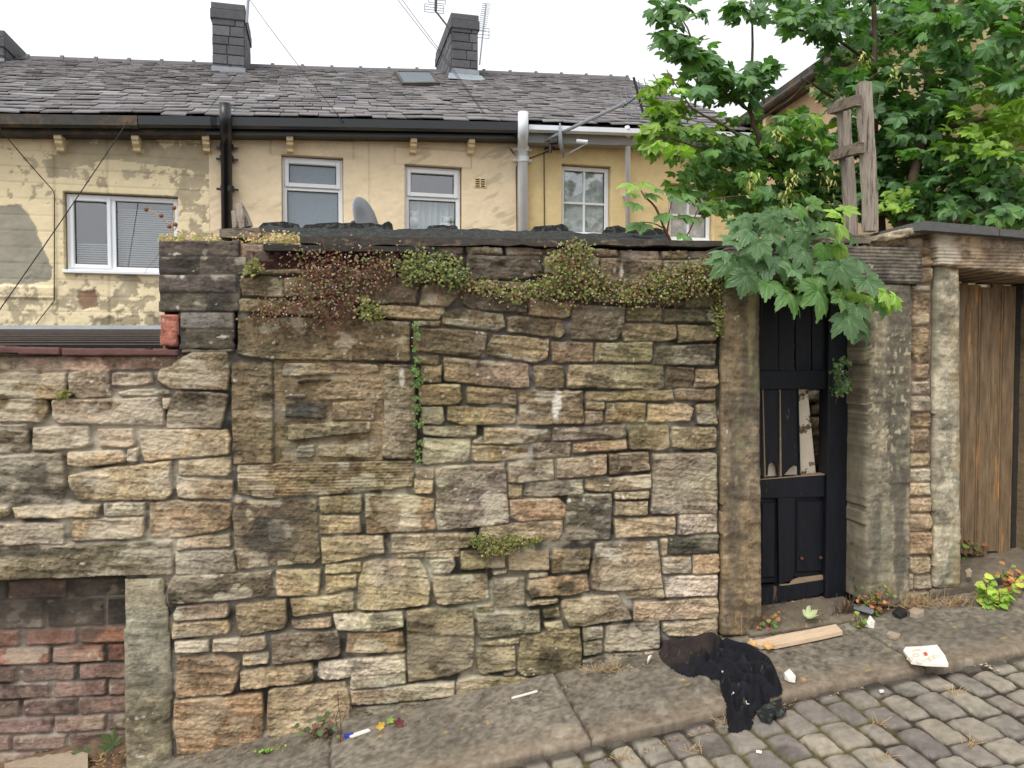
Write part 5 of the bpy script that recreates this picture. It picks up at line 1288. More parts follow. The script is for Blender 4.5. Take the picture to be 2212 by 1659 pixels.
cable('cable from small dish down the yellow wall', [hwp(1196, 322, -.03), hwp(1175, 330, -.02), hwp(1176, 520, -.02)], .006)
cable('loose cable beside the grey soil pipe', [hwp(1200, 320, -.03), hwp(1136, 345, -.02), hwp(1115, 360, -.02), hwp(1117, 540, -.02)], .006)
# ================================================================ FOLIAGE
_half = [(0, 1.0), (6, .88), (12, .85), (17, .76), (23, .74), (31, .60), (36, .68), (43, .80), (50, .92), (57, .84), (65, .80), (74, .68), (84, .54), (92, .62), (107, .70), (120, .60), (140, .46), (160, .30), (174, .12)]
def leaf_template(fold=.22, droop=.18):
    pts = _half+[(360-a, r) for a, r in _half[::-1] if a not in (0,)]
    V = [(0, 0, 0)]
    for a, r in pts:
        t = R_(a); x = r*math.sin(t); y = r*math.cos(t)
        crease = min(abs(((a+180) % 360-180)-c) for c in (0, 51, -51, 108, -108))/30.0
        V.append((x, y, -droop*r*r+.10*min(crease, 1)*r-fold*.3*abs(x)))
    n = len(pts); F = np.array([(0, 1+(i+1) % n, 1+i) for i in range(n)])
    V = np.array(V); V[:, 1] += .12; return V, F
LV, LF = leaf_template()
def fine_leaf():
    base = _half+[(360-a, r) for a, r in _half[::-1] if a]; A_ = np.array([a for a, r in base]+[360.]); Rr = np.array([r for a, r in base]+[1.])
    axes = [0, 50, 107, 253, 310]; ang = set(np.arange(0, 360, 6.0).tolist())
    for x in axes: ang |= {x % 360, (x-2.2) % 360, (x+2.2) % 360}
    ang = sorted(ang); V = [(0, 0, 0)]; sh = [1.35]; n = len(ang)
    for fr in (.3, .65, 1.0):
        for k, a in enumerate(ang):
            r = np.interp(a, A_, Rr)*(fr if fr < 1 else (1.0 if k % 2 else .94)); t = R_(a); x = r*math.sin(t); y = r*math.cos(t)
            dd = min(abs(((a-q+180) % 360)-180) for q in axes); cr = min(dd/26.0, 1)
            V.append((x, y, -.20*r*r+.12*cr*r+.02*math.sin(a*.35+fr*4))); sh.append(1.42 if dd < .5 else (.98 if dd < 4 else .95+.10*math.sin(a*.25)))
    F = [(0, 1+(i+1) % n, 1+i) for i in range(n)]
    for q in (0, 1):
        for i in range(n):
            a0, a1, b0, b1 = 1+q*n+i, 1+q*n+(i+1) % n, 1+(q+1)*n+i, 1+(q+1)*n+(i+1) % n; F += [(a0, a1, b1), (a0, b1, b0)]
    V = np.array(V); V[:, 1] += .12; return V, np.array(F), np.array(sh)
FV, FF, FSH = fine_leaf()
_SL = [(0, 1.0), (20, .72), (32, .48), (52, .88), (78, .52), (105, .62), (150, .32)]
def small_leaf():
    pts = _SL+[(360-a, r) for a, r in _SL[::-1] if a]
    V = [(0, 0, 0)]+[(r*math.sin(R_(a)), r*math.cos(R_(a)), -.2*r*r) for a, r in pts]; n = len(pts)
    return np.array(V), np.array([(0, 1+(i+1) % n, 1+i) for i in range(n)])
SLV, SLF = small_leaf()
def hexleaf():
    V = [(0, 0, 0)]+[(math.sin(a)*.5*(1 if k % 2 else .8), .5+math.cos(a)*.5*(1 if k % 2 else .85), -.05) for k, a in enumerate(np.linspace(0, 2*math.pi, 7)[:-1])]
    return np.array(V), np.array([(0, 1+(i+1) % 6, 1+i) for i in range(6)])
HV, HFc = hexleaf()
def blade():
    V = [(-.06, 0, 0), (.06, 0, 0), (.14, .45, .02), (0, 1, -.1), (-.14, .45, .02)]
    return np.array(V, float), np.array([(0, 1, 2), (0, 2, 4), (4, 2, 3)])
BV, BF = blade()
def scatter(name, pos, nrm, tip, size, col, tmpl, mat, parent=None, curl=None):
    """instances of one leaf outline, baked into one crown mesh"""
    V0, F0 = tmpl; n = len(pos); pos = np.asarray(pos); nrm = np.asarray(nrm, float); nrm /= np.linalg.norm(nrm, axis=1)[:, None]
    tip = np.asarray(tip, float); tip -= nrm*np.sum(tip*nrm, 1)[:, None]; tip /= (np.linalg.norm(tip, axis=1)[:, None]+1e-9); sx = np.cross(tip, nrm)
    V0b = np.repeat(V0[None], n, 0).copy()
    if curl is not None: V0b[:, :, 2] -= curl[:, None]*(V0b[:, :, 0]**2*1.0+V0b[:, :, 1]**2*.6)
    V = pos[:, None, :]+size[:, None, None]*(V0b[:, :, 0:1]*sx[:, None, :]+V0b[:, :, 1:2]*tip[:, None, :]+V0b[:, :, 2:3]*nrm[:, None, :])
    F = (F0[None]+(np.arange(n)*len(V0))[:, None, None]).reshape(-1, F0.shape[1])
    rad = np.linalg.norm(V0[:, :2]-np.array([0, .1]), axis=1); vf = (1.12-.28*np.abs(np.sin(np.arange(len(V0))*.9))) if len(V0) > 20 else np.ones(len(V0)); vf[0] = 1.3
    if len(V0) == len(FV): vf = FSH
    cc = (col[:, None, :]*vf[None, :, None]).reshape(-1, 3)
    return npmesh(name, V.reshape(-1, 3), [F], mat, parent, cc, smooth=False)
rl_ = np.random.RandomState(21)
def samp(poly, n, Y0, Y1):
    p = np.array(poly, float); out = []
    x0, y0 = p.min(0); x1, y1 = p.max(0)
    while len(out) < n:
        q = rl_.uniform((x0, y0), (x1, y1), (n*3, 2)); ins = inpoly(q[:, 0], q[:, 1], poly)
        for u, v in q[ins]:
            p_ = P(u, v, rl_.uniform(Y0, Y1)); lim = WX-rl_.uniform(.25, 1.1)
            if p_[0] > lim: p_ = CAM+(p_-CAM)*(lim/p_[0])      # the crown stops short of the wing wall
            out.append(p_)
            if len(out) >= n: break
    return np.array(out)
GRN = lin((100, 136, 74)); GRN2 = lin((88, 124, 76)); YGR = lin((140, 170, 76)); BLU = lin((98, 128, 86))
def sprays(specs, dens=1.0):
    pos = []; nrm = []; tip = []; size = []; col = []
    for poly, n, Y0, Y1, s0, s1, kind in specs:
        centres = samp(poly, max(int(n/5), 1), Y0, Y1)
        for c in centres:
            k = rl_.randint(3, 8); sc = rl_.uniform(s0, s1); up = np.array([rl_.uniform(-.3, .3), rl_.uniform(-.9, -.1), 1.0])
            for j in range(k):
                a = rl_.uniform(0, 2*math.pi); rad = rl_.uniform(.3, 1.1)*sc; d = np.array([math.cos(a), math.sin(a)*.8, rl_.uniform(-.35, .15)])
                pos.append(c+d*rad); nn = up+rl_.uniform(-.85, .85, 3); nrm.append(nn); tip.append(d*np.array([1, 1, .3])+np.array([0, 0, -.35]))
                size.append(sc*rl_.uniform(.6, 1.15))
                if kind == 'y': b = YGR*rl_.uniform(.6, 1.3)
                elif kind == 'm': b = (GRN if rl_.rand() < .7 else YGR*.8)*rl_.uniform(.6, 1.4)
                elif kind == 'h': b = BLU*rl_.uniform(.8, 1.25)
                else: b = (GRN2 if rl_.rand() < .7 else GRN)*rl_.uniform(.6, 1.3)
                col.append(b)
    return map(np.array, (pos, nrm, tip, size, col))
def limb(name, parent, lines, mat=M['bark']):
    m = MB()
    for pts in lines:
        P3 = [P(u, v, Y) for u, v, Y, r in pts]; rr = [r for *_, r in pts]
        Q = []; q = []
        for k in range(len(P3)-1):
            for t in (0, .33, .66): Q.append(P3[k]+(P3[k+1]-P3[k])*t+rl_.uniform(-.008, .008, 3)); q.append(rr[k]+(rr[k+1]-rr[k])*t)
        Q.append(P3[-1]); q.append(rr[-1]); m.tube(Q, q, 7)
    return m.build(name, mat, parent, True)
# ---- left sycamore
t1 = empty('sycamore_tree', tuple(P(1810, 520, 1.6))); t1.location = (0, 0, 0); tag(t1, 'thin stemmed sycamore with pale green shoots hiding the end of the slate roof', 'tree', 'sycamores behind the wall')
limb('trunk', t1, [[(1900, 900, 2.2, .035), (1830, 500, 2.0, .03), (1740, 410, 1.9, .026), (1690, 370, 1.85, .022), (1650, 325, 1.8, .02), (1627, 270, 1.8, .018), (1621, 240, 1.8, .015), (1626, 150, 1.8, .011), (1622, 0, 1.8, .006)],
                   [(1622, 240, 1.8, .013), (1580, 215, 1.8, .012), (1530, 160, 1.75, .010), (1500, 95, 1.75, .008), (1475, 45, 1.7, .005)],
                   [(1690, 370, 1.85, .012), (1600, 340, 1.7, .009), (1520, 320, 1.6, .007), (1450, 300, 1.5, .004)],
                   [(1650, 325, 1.8, .010), (1560, 270, 1.6, .008), (1490, 230, 1.5, .006), (1440, 150, 1.5, .003)], [(1740, 410, 1.9, .012), (1640, 420, 1.6, .008), (1540, 430, 1.5, .004)],
                   [(1627, 270, 1.8, .01), (1700, 220, 1.8, .006), (1740, 180, 1.8, .003)]])
sp = [([(1400, 235), (1470, 225), (1560, 245), (1640, 250), (1690, 290), (1790, 340), (1800, 470), (1560, 465), (1440, 400), (1405, 310)], 700, 1.4, 2.6, 0.066, 0.095, 'm'),
      ([(1670, 255), (1730, 235), (1800, 290), (1810, 400), (1700, 340)], 190, 1.3, 2.2, .065, .10, 'm'),
      ([(1500, 290), (1690, 290), (1790, 350), (1800, 480), (1560, 470)], 470, 1.5, 2.8, 0.066, 0.095, 'd'),
      ([(1400, 150), (1450, 140), (1480, 230), (1490, 330), (1420, 330), (1395, 250)], 159, 1.3, 1.8, 0.055, 0.084, 'y'),
      ([(1430, 60), (1500, 90), (1560, 110), (1600, 220), (1540, 220), (1480, 190), (1440, 110)], 188, 1.5, 2.1, 0.070, 0.099, 'd'),
      ([(1395, 0), (1470, 0), (1510, 20), (1480, 60), (1420, 50)], 49, 1.5, 2.0, 0.086, 0.114, 'd'),
      ([(1575, 0), (1655, 0), (1640, 40), (1595, 45)], 31, 1.6, 2.0, 0.078, 0.106, 'd'), ([(1540, 140), (1685, 140), (1660, 215), (1560, 215)], 116, 1.6, 2.0, 0.070, 0.091, 'd')]
p, n_, t_, s_, c_ = sprays(sp); scatter('crown', p, n_, t_, s_, c_, (LV, LF), M['leaf'], t1, rl_.uniform(-.1, .5, len(p)))
# ---- right sycamore
t2 = empty('sycamore_tree'); tag(t2, 'dense dark sycamore with two upright stems in front of the cream wing', 'tree', 'sycamores behind the wall')
limb('trunk', t2, [[(1920, 900, 1.5, .05), (1950, 480, 1.5, .042), (1975, 380, 1.5, .038), (1998, 260, 1.6, .034), (2003, 190, 1.8, .032), (2010, 100, 2.5, .03), (2035, -60, 2.5, .02)],
                   [(1930, 900, 1.8, .03), (1905, 480, 1.8, .028), (1893, 330, 1.8, .026), (1886, 200, 1.8, .024), (1890, 90, 1.8, .02), (1888, -60, 1.8, .016)],
                   [(2000, 240, 2.5, .025), (2060, 170, 1.6, .018), (2130, 110, 1.2, .015), (2230, 35, .9, .010)],
                   [(1995, 290, 1.6, .02), (2080, 270, 1.3, .014), (2180, 240, 1.0, .008)], [(1888, 250, 2.2, .018), (1800, 210, 2.0, .012), (1730, 170, 1.9, .006)],
                   [(2060, 480, 1.0, .02), (2140, 455, .9, .018), (2260, 420, .7, .015)], [(1890, 140, 2.2, .015), (1800, 80, 2.0, .010), (1700, 60, 1.9, .005)]])
sp = [([(1700, 30), (1800, -30), (2100, -30), (2120, 60), (2080, 100), (2110, 190), (2060, 260), (1960, 300), (1820, 300), (1800, 210), (1715, 195), (1730, 160), (1790, 150), (1770, 90)], 1200, 1.5, 3.0, 0.066, 0.103, 'd'),
      ([(1665, -20), (1760, -20), (1830, 20), (1800, 80), (1690, 60)], 188, 1.6, 2.4, 0.070, 0.106, 'd'),
      ([(1800, 290), (2000, 280), (2212, 340), (2230, 490), (1900, 485), (1800, 460)], 1595, 1.5, 3.0, 0.062, 0.095, 'd'),
      ([(1990, 250), (2060, 200), (2230, 170), (2230, 350), (2050, 340)], 478, 1.8, 3.0, 0.055, 0.084, 'y'),
      ([(1900, 420), (1990, 395), (1980, 440), (1900, 450)], 58, 1.2, 1.5, 0.047, 0.068, 'y'),
      ([(2100, -20), (2230, -20), (2230, 110), (2140, 160), (2110, 60)], 159, 1.6, 2.4, 0.070, 0.106, 'd'),
      ([(2130, 170), (2230, 120), (2230, 230), (2150, 210)], 58, 1.8, 2.4, 0.062, 0.084, 'd')]
p, n_, t_, s_, c_ = sprays(sp); scatter('crown', p, n_, t_, s_, c_, (LV, LF), M['leaf'], t2, rl_.uniform(-.1, .5, len(p)))
# winged seed bunches
for (u, v) in ((1865, 130), (1790, 385), (1715, 390), (1680, 285), (1935, 160), (1990, 100), (1620, 400), (1700, 420), (2080, 370), (1800, 330)):
    c = P(u, v, 1.3); n = 24; pos = c+rl_.normal(0, 1, (n, 3))*np.array([.026, .026, .04])
    scatter('seed_bunch', pos, rl_.uniform(-1, 1, (n, 3)), np.c_[rl_.uniform(-.6, .6, n), rl_.uniform(-.6, .6, n), -np.ones(n)], rl_.uniform(.035, .05, n), np.tile(lin((176, 172, 100)), (n, 1)), (BV, BF), M['weed'], t2)['kind'] = 'stuff'
# ---- overhanging sycamore
t3 = empty('sycamore_tree'); tag(t3, 'leafy sycamore bough with large leaves hanging over the black doorway', 'tree', 'sycamores behind the wall')
limb('trunk', t3, [[(1660, 800, .9, .03), (1640, 560, .7, .028), (1660, 490, .4, .022), (1720, 470, .2, .016), (1760, 440, .2, .008)],
                   [(1660, 500, .45, .02), (1740, 560, .0, .015), (1800, 605, -.2, .012), (1880, 636, -.28, .007)], [(1735, 560, .0, .010), (1715, 600, -.1, .007), (1700, 640, -.2, .004)]], M['twig'])
Lf = """1600 555 .15 200 h;1640 520 .12 190 h;1660 500 .11 150 h;1690 475 .12 160 h;1620 500 .12 200 h;1700 520 .13 160 h;1740 500 .13 170 h;1600 490 .1 220 h;1640 590 .14 215 h;1690 560 .13 180 h;1730 540 .12 160 h;1655 560 .16 200 h;
1578 560 .14 215 h;1610 590 .14 200 h;1770 575 .13 120 h;1800 520 .09 90 m;1812 570 .15 175 h;1850 560 .14 150 h;1870 600 .13 160 h;1800 560 .12 170 h;1765 620 .20 190 m;1760 600 .14 240 m;1740 560 .11 200 h;
1690 620 .15 200 m;1700 630 .15 170 m;1660 610 .14 200 m;1720 640 .12 190 m;1740 600 .12 170 m;1830 680 .15 185 h;1865 690 .14 150 h;1850 660 .12 200 h;1812 640 .11 200 m;1650 540 .12 180 h;1625 545 .14 210 h;
1680 450 .10 130 h;1720 445 .10 100 m;1750 440 .09 70 m;1590 520 .12 230 h;1565 545 .10 240 h;1670 470 .10 190 h;1780 480 .10 120 m;1710 580 .12 210 h;1640 470 .1 180 h;1610 470 .09 210 h;1780 530 .10 200 m;1700 490 .11 120 h;
1880 640 .10 130 y;1905 632 .10 110 y;1920 645 .09 150 y;1895 620 .08 60 y;1930 640 .09 100 y;1860 630 .09 220 y;1845 660 .10 210 y;1900 650 .12 170 m;1815 470 .13 10 y;1822 455 .11 35 y;1808 490 .10 150 y;1812 530 .10 175 y"""
pos = []; nrm = []; tip = []; size = []; col = []
for e in Lf.replace('\n', '').split(';'):
    q = e.split(); u, v, s, a, k = float(q[0]), float(q[1]), float(q[2]), float(q[3]), q[4]
    Y = -.10-.25*(v-430)/250+rl_.uniform(-.10, .12); a = R_(a+rl_.uniform(-15, 15))
    pos.append(P(u, v, Y)); nrm.append(np.array([rl_.uniform(-.7, .7), -1.0, rl_.uniform(.2, 1.7)])); tip.append(np.array([math.sin(a), -.25, math.cos(a)*.9])); size.append(s*.74)
    col.append({'h': BLU*rl_.uniform(.85, 1.25), 'm': GRN*rl_.uniform(.9, 1.4), 'y': YGR*rl_.uniform(1.0, 1.4)}[k])
p2, n2, tt2, s2, c2 = sprays([([(1570, 470), (1760, 440), (1830, 500), (1860, 600), (1780, 640), (1640, 610), (1570, 580)], 170, -.1, .4, .065, .10, 'h'), ([(1650, 560), (1860, 580), (1840, 650), (1680, 650)], 70, -.15, .15, .055, .085, 'm')])
pos = np.r_[np.array(pos), p2]; nrm = np.r_[np.array(nrm), n2]; tip = np.r_[np.array(tip), tt2]; size = np.r_[np.array(size), s2]; col = np.r_[np.array(col), c2]
scatter('crown', pos, nrm, tip, size, col, (FV, FF), M['leaf'], t3, rl_.uniform(-.2, .9, len(pos)))
# young shoot left of it
t4 = empty('sycamore_sapling'); tag(t4, 'young sycamore shoot with a few big leaves rising before the fourth window', 'sapling')
limb('stem', t4, [[(1475, 560, .8, .012), (1440, 510, .8, .009), (1415, 450, .8, .007), (1385, 412, .8, .004)], [(1440, 505, .8, .006), (1445, 460, .8, .004), (1452, 430, .8, .003)], [(1465, 540, .8, .006), (1500, 480, .8, .004), (1510, 450, .8, .003)], [(1430, 490, .8, .004), (1395, 480, .8, .003)]], M['redstem'])
pos = []; nrm = []; tip = []; size = []; col = []
for u, v, s, a, k in ((1370, 400, .10, 290, 'y'), (1388, 395, .09, 20, 'y'), (1398, 420, .09, 110, 'm'), (1378, 442, .09, 260, 'm'), (1392, 485, .12, 260, 'm'), (1450, 425, .11, 95, 'm'), (1480, 420, .09, 80, 'm'), (1372, 418, .07, 230, 'y'), (1440, 462, .09, 250, 'm'), (1470, 465, .08, 110, 'm'), (1515, 445, .09, 80, 'm'), (1495, 470, .10, 200, 'm'), (1440, 520, .10, 180, 'm'), (1470, 505, .09, 120, 'm'), (1480, 530, .08, 100, 'm'), (1415, 410, .07, 60, 'm')):
    a = R_(a); pos.append(P(u, v, .8+rl_.uniform(-.1, .1))); nrm.append((rl_.uniform(-.3, .3), -.6, 1.1)); tip.append((math.sin(a), -.3, math.cos(a)*.5)); size.append(s); col.append((GRN if k == 'm' else YGR)*rl_.uniform(.9, 1.3))
scatter('leaves', np.array(pos), np.array(nrm), np.array(tip), np.array(size), np.array(col), (FV, FF), M['leaf'], t4, rl_.uniform(0, .4, len(pos)))
# ---- creeping toadflax on the wall
def creeper(name, label, poly, n, s0, s1, cols, Y0=-.07, Y1=-.02, flowers=0, stems=0, clump=.03, cat='creeper', bushy=False, kind=None):
    o = empty(name); tag(o, label, cat, 'creeping plants on the wall', kind)
    cs = samp(poly, max(n//14, 3), Y0, Y1); pos = cs[rl_.randint(0, len(cs), n)]+rl_.normal(0, 1, (n, 3))*np.array([clump, .012, clump*.8])
    pos[:, 1] = np.clip(pos[:, 1], Y0-.02, Y1+.01) if not bushy else pos[:, 1]
    cc = np.array([lin(cols[k]) for k in rl_.randint(0, len(cols), n)])*rl_.uniform(.6, 1.4, (n, 1))
    scatter('leaves', pos, np.c_[rl_.uniform(-.8, .8, n), -np.ones(n), rl_.uniform(-.3, 1, n)], rl_.normal(0, 1, (n, 3)), rl_.uniform(s0, s1, n), cc, (HV, HFc), M['weed'], o)
    if flowers:
        q = cs[rl_.randint(0, len(cs), flowers)]+rl_.normal(0, 1, (flowers, 3))*np.array([clump*1.3, .01, clump]); q[:, 1] = np.minimum(q[:, 1], Y1)-.012
        scatter('flowers', q, np.c_[rl_.uniform(-.5, .5, flowers), -np.ones(flowers), rl_.uniform(-.3, .6, flowers)], rl_.normal(0, 1, (flowers, 3)), rl_.uniform(.004, .0075, flowers), np.tile(lin((214, 190, 200)), (flowers, 1)), (HV, HFc), M['weed'], o)['kind'] = 'stuff'
    if stems:
        m = MB()
        for k in range(stems):
            a = cs[rl_.randint(len(cs))]; d = rl_.normal(0, 1, 3)*np.array([.022, .004, .022]); p = [a]
            for j in range(5): d = d*.7+rl_.normal(0, 1, 3)*np.array([.014, .005, .012])-np.array([0, 0, .006]); q = p[-1]+d; q[1] = min(max(q[1], Y0-.02), Y1); p.append(q)
            m.tube(p, .0009, 3, cap=False)
        m.build('stems', M['redstem'], o, True)
    return o
GC = [(112, 122, 56), (92, 106, 52), (132, 130, 66), (120, 104, 62)]; RC = [(118, 92, 66), (104, 100, 58), (128, 84, 74), (92, 104, 52), (140, 118, 84)]; YC = [(150, 152, 78), (126, 136, 64)]
creeper('toadflax', 'wide flowering toadflax band draped along the top right of the stone wall', [(1000, 600), (1060, 618), (1130, 622), (1180, 600), (1190, 548), (1240, 522), (1275, 540), (1285, 590), (1320, 618), (1400, 612), (1440, 580), (1540, 560), (1560, 580), (1558, 625), (1500, 630), (1420, 650), (1300, 645), (1200, 650), (1150, 645), (1080, 640), (1010, 625)], 3700, .009, .017, GC+[(128, 106, 70)], flowers=230, stems=160, clump=.026)
creeper('toadflax', 'bright green toadflax clump near the middle of the wall top', [(862, 560), (900, 548), (990, 562), (1000, 600), (985, 628), (960, 600), (900, 605), (862, 590)], 1150, .009, .018, [(104, 114, 56), (88, 102, 50), (126, 124, 66)], flowers=40, stems=40, clump=.024)
creeper('toadflax', 'thin reddish tangle of toadflax below the dark lath', [(640, 530), (700, 540), (860, 550), (850, 600), (760, 640), (720, 690), (600, 680), (512, 690), (520, 660), (640, 640)], 1300, .008, .015, RC, flowers=110, stems=260, clump=.045)
creeper('toadflax', 'yellow green toadflax tuft beside the pale long stone', [(765, 645), (800, 640), (825, 670), (810, 695), (770, 672)], 360, .009, .016, [(132, 130, 72), (116, 120, 62)], flowers=8, stems=12, clump=.014)
creeper('toadflax', 'narrow toadflax trail down the crack right of the blocked window', [(893, 700), (905, 700), (911, 1000), (900, 1000)], 360, .008, .015, [(82, 110, 52), (100, 124, 60)], flowers=8, stems=10, clump=.007)
creeper('toadflax', 'lone toadflax cushion halfway down the stone wall', [(1015, 1172), (1040, 1160), (1170, 1164), (1180, 1172), (1100, 1188), (1055, 1200)], 1000, .008, .015, GC, flowers=40, stems=20, clump=.012)
creeper('toadflax', 'toadflax strand hanging at the wall edge beside the left door post', [(1542, 560), (1562, 560), (1560, 700), (1550, 740)], 520, .009, .016, GC, flowers=22, stems=14, clump=.010)
creeper('toadflax', 'dark green toadflax strand on the black door post', [(1812, 760), (1832, 764), (1835, 840), (1815, 862), (1800, 858)], 260, .012, .022, [(62, 86, 44), (80, 106, 52)], Y0=-.05, Y1=.05, flowers=14, stems=6, clump=.012)
creeper('toadflax', 'small green tuft in joint left of the blocked window', [(535, 572), (560, 570), (556, 590), (538, 588)], 120, .012, .022, GC, clump=.012)
creeper('toadflax', 'dry pink and yellow toadflax growing on top of the dark pier', [(350, 514), (430, 518), (520, 518), (560, 512), (640, 508), (648, 528), (570, 530), (520, 522), (350, 522)], 1700, .008, .015, [(176, 148, 96), (150, 152, 84), (184, 150, 120)], Y0=.0, Y1=.25, flowers=130, stems=50, clump=.016, bushy=True)
creeper('toadflax', 'green toadflax in the dark gap of the lower left stones', [(130, 845), (150, 850), (148, 866), (128, 862)], 70, .010, .018, GC, clump=.008)
# dead seed-head stem on the pier
o = empty('dead_flower_stem'); tag(o, 'dry branching stem with round brown seed heads on the dark pier', 'plant')
m = MB(); B0 = P(376, 522, .1); hd = []
for pts in ([(376, 522), (372, 490), (352, 470), (316, 452)], [(372, 490), (377, 470), (376, 449)], [(374, 500), (382, 490), (379, 485)], [(352, 470), (348, 466)], [(365, 488), (366, 489)]):
    m.tube([P(u, v, .1) for u, v in pts], .003, 4); hd.append(P(*pts[-1], .1))
m.build('stem', M['straw'], o); m = MB()
for h in hd: m = MB(); blob(m, h, .010); m.build('seed_head', M['seedhead'], o, True)
# ---- weeds and dry grass at the foot
def weed(name, label, u, v, Yoff, n, h, spread, cols, tmpl, s0, s1, stems=8, cat='weed', f=G, mat='redstem', group='weeds along the foot of the wall'):
    b = onG(u, v, 0, f); b[1] += Yoff; o = empty(name, tuple(b)); tag(o, label, cat, group); m = MB(); pos = []
    for k in range(stems):
        d = np.array([rl_.normal(0, spread), rl_.normal(0, spread*.5), h*rl_.uniform(.5, 1)]); q = [np.array([rl_.normal(0, spread*.3), rl_.normal(0, spread*.15), -.01])]
        for j in range(4): q.append(q[0]+(d-q[0])*(j+1)/4+rl_.normal(0, .006, 3))
        m.tube(q, .0018, 4, cap=False); pos += [q[rl_.randint(1, 5)]+rl_.normal(0, .012, 3) for _ in range(max(n//stems, 1))]
    m.build('stems', M[mat], o, True)
    if n:
        pos = np.array(pos); k = len(pos); cc = np.array([lin(cols[i]) for i in rl_.randint(0, len(cols), k)])*rl_.uniform(.7, 1.3, (k, 1)); pos[:, 1] = np.minimum(pos[:, 1], .02-b[1]) if b[1] < 0 else pos[:, 1]
        scatter('leaves', pos, np.c_[rl_.uniform(-.7, .7, k), rl_.uniform(-1, 0, k), np.ones(k)], rl_.normal(0, 1, (k, 3)), rl_.uniform(s0, s1, k), cc, tmpl, M['weed'], o)
    return o
mix = [(92, 116, 56), (124, 132, 60), (150, 90, 62), (176, 116, 80)]
weed('weed_plant', 'low bramble sprig with reddish leaves at the wall foot near the split flag', 690, 1590, -.02, 46, .09, .05, [(84, 98, 56), (112, 80, 66), (70, 86, 50)], (HV, HFc), .022, .040)
weed('weed_plant', 'thin upright reddish stem before the lower left stones', 735, 1600, -.02, 10, .26, .02, [(110, 84, 60), (100, 116, 60)], (HV, HFc), .012, .02, stems=3)
weed('weed_plant', 'tiny bright green weed in front of the big orange corner stone', 592, 1618, -.02, 40, .02, .03, [(112, 150, 62)], (HV, HFc), .010, .018, stems=4)
weed('weed_plant', 'little green and yellow weed at the foot of the left door post', 1650, 1362, -.02, 46, .09, .03, mix, (HV, HFc), .016, .03)
weed('weed_plant', 'tall dark willowherb against the right door post', 1852, 1302, -.05, 60, .34, .02, [(70, 92, 52), (96, 74, 56)], (BV, BF), .04, .06, stems=3)
weed('weed_plant', 'red and green willowherb cluster below the right door post', 1880, 1322, -.05, 90, .16, .05, mix, (HV, HFc), .014, .028, stems=10)
weed('weed_plant', 'small green seedling in front of the red willowherb', 1843, 1345, -.06, 22, .06, .015, [(110, 140, 64)], (HV, HFc), .016, .026, stems=4)
weed('weed_plant', 'bright lime bramble bush on the pavement before the plank gate', 2135, 1308, -.03, 110, .13, .06, [(146, 178, 62), (120, 156, 60), (170, 180, 80)], (HV, HFc), .028, .05, stems=12)
weed('weed_plant', 'green and rusty weed bush at the left foot of the plank gate', 2098, 1236, .05, 110, .22, .06, [(84, 116, 56), (140, 92, 62), (110, 134, 64)], (HV, HFc), .022, .042, stems=12)
weed('weed_plant', 'orange tinted weed on the step at the right picture edge', 2190, 1278, .0, 80, .12, .05, [(186, 128, 80), (120, 140, 62), (170, 100, 74)], (HV, HFc), .02, .04, stems=8)
weed('weed_plant', 'moss and fern tuft on the brick infill beside the pale jamb', 250, 1420, 0, 0, .01, .01, mix, (HV, HFc), .01, .02, stems=1) if False else None
for k, (u, v, n, h, s, lab) in enumerate(((1308, 1450, 60, .05, .06, 'dry straw tuft at the wall foot left of the black sweatshirt'), (1795, 1308, 110, .10, .04, 'dry brown twig tuft at the bottom corner of the black door'), (1985, 1312, 110, .08, .07, 'long run of dry grass under the narrow stone pier'),
      (2070, 1308, 90, .06, .07, 'dry grass below the pale gate post'), (1560, 1340, 40, .14, .012, 'dead brown trailing plant between wall and door post'))):
    b = onG(u, v); b[1] = min(b[1], -.03); o = empty('dry_grass', tuple(b)); tag(o, lab, 'dry grass', 'dry tufts along the wall'); m = MB()
    for j in range(n):
        a = np.array([rl_.normal(0, s), rl_.normal(0, .012), 0]); d = np.array([rl_.normal(0, .03), rl_.normal(-.01, .015), abs(rl_.normal(h*.6, h*.3))]); m.tube([a, a+d*.5+rl_.normal(0, .004, 3), a+d], .0013, 3, cap=False)
    m.build('blades', M['straw'] if k != 1 else M['bark'], o)
for k, (u, v) in enumerate(((1250, 1588), (1180, 1612), (1545, 1535), (1720, 1490), (1560, 1560), (1893, 1565), (1910, 1640), (2105, 1610), (1500, 1622), (1350, 1640), (1715, 1340+110), (2060, 1500))):
    b = onG(u, v, 0, GR); o = empty('joint_grass', tuple(b)); tag(o, 'small straw grass tuft growing between the road setts', 'grass tuft', 'straw tufts in the sett joints'); m = MB()
    for j in range(16): a = np.array([rl_.normal(0, .02), rl_.normal(0, .01), 0]); d = np.array([rl_.normal(0, .025), rl_.normal(0, .02), rl_.uniform(.005, .03)]); m.tube([a, a+d], .0012, 3, cap=False)
    m.build('blades', M['straw'], o)
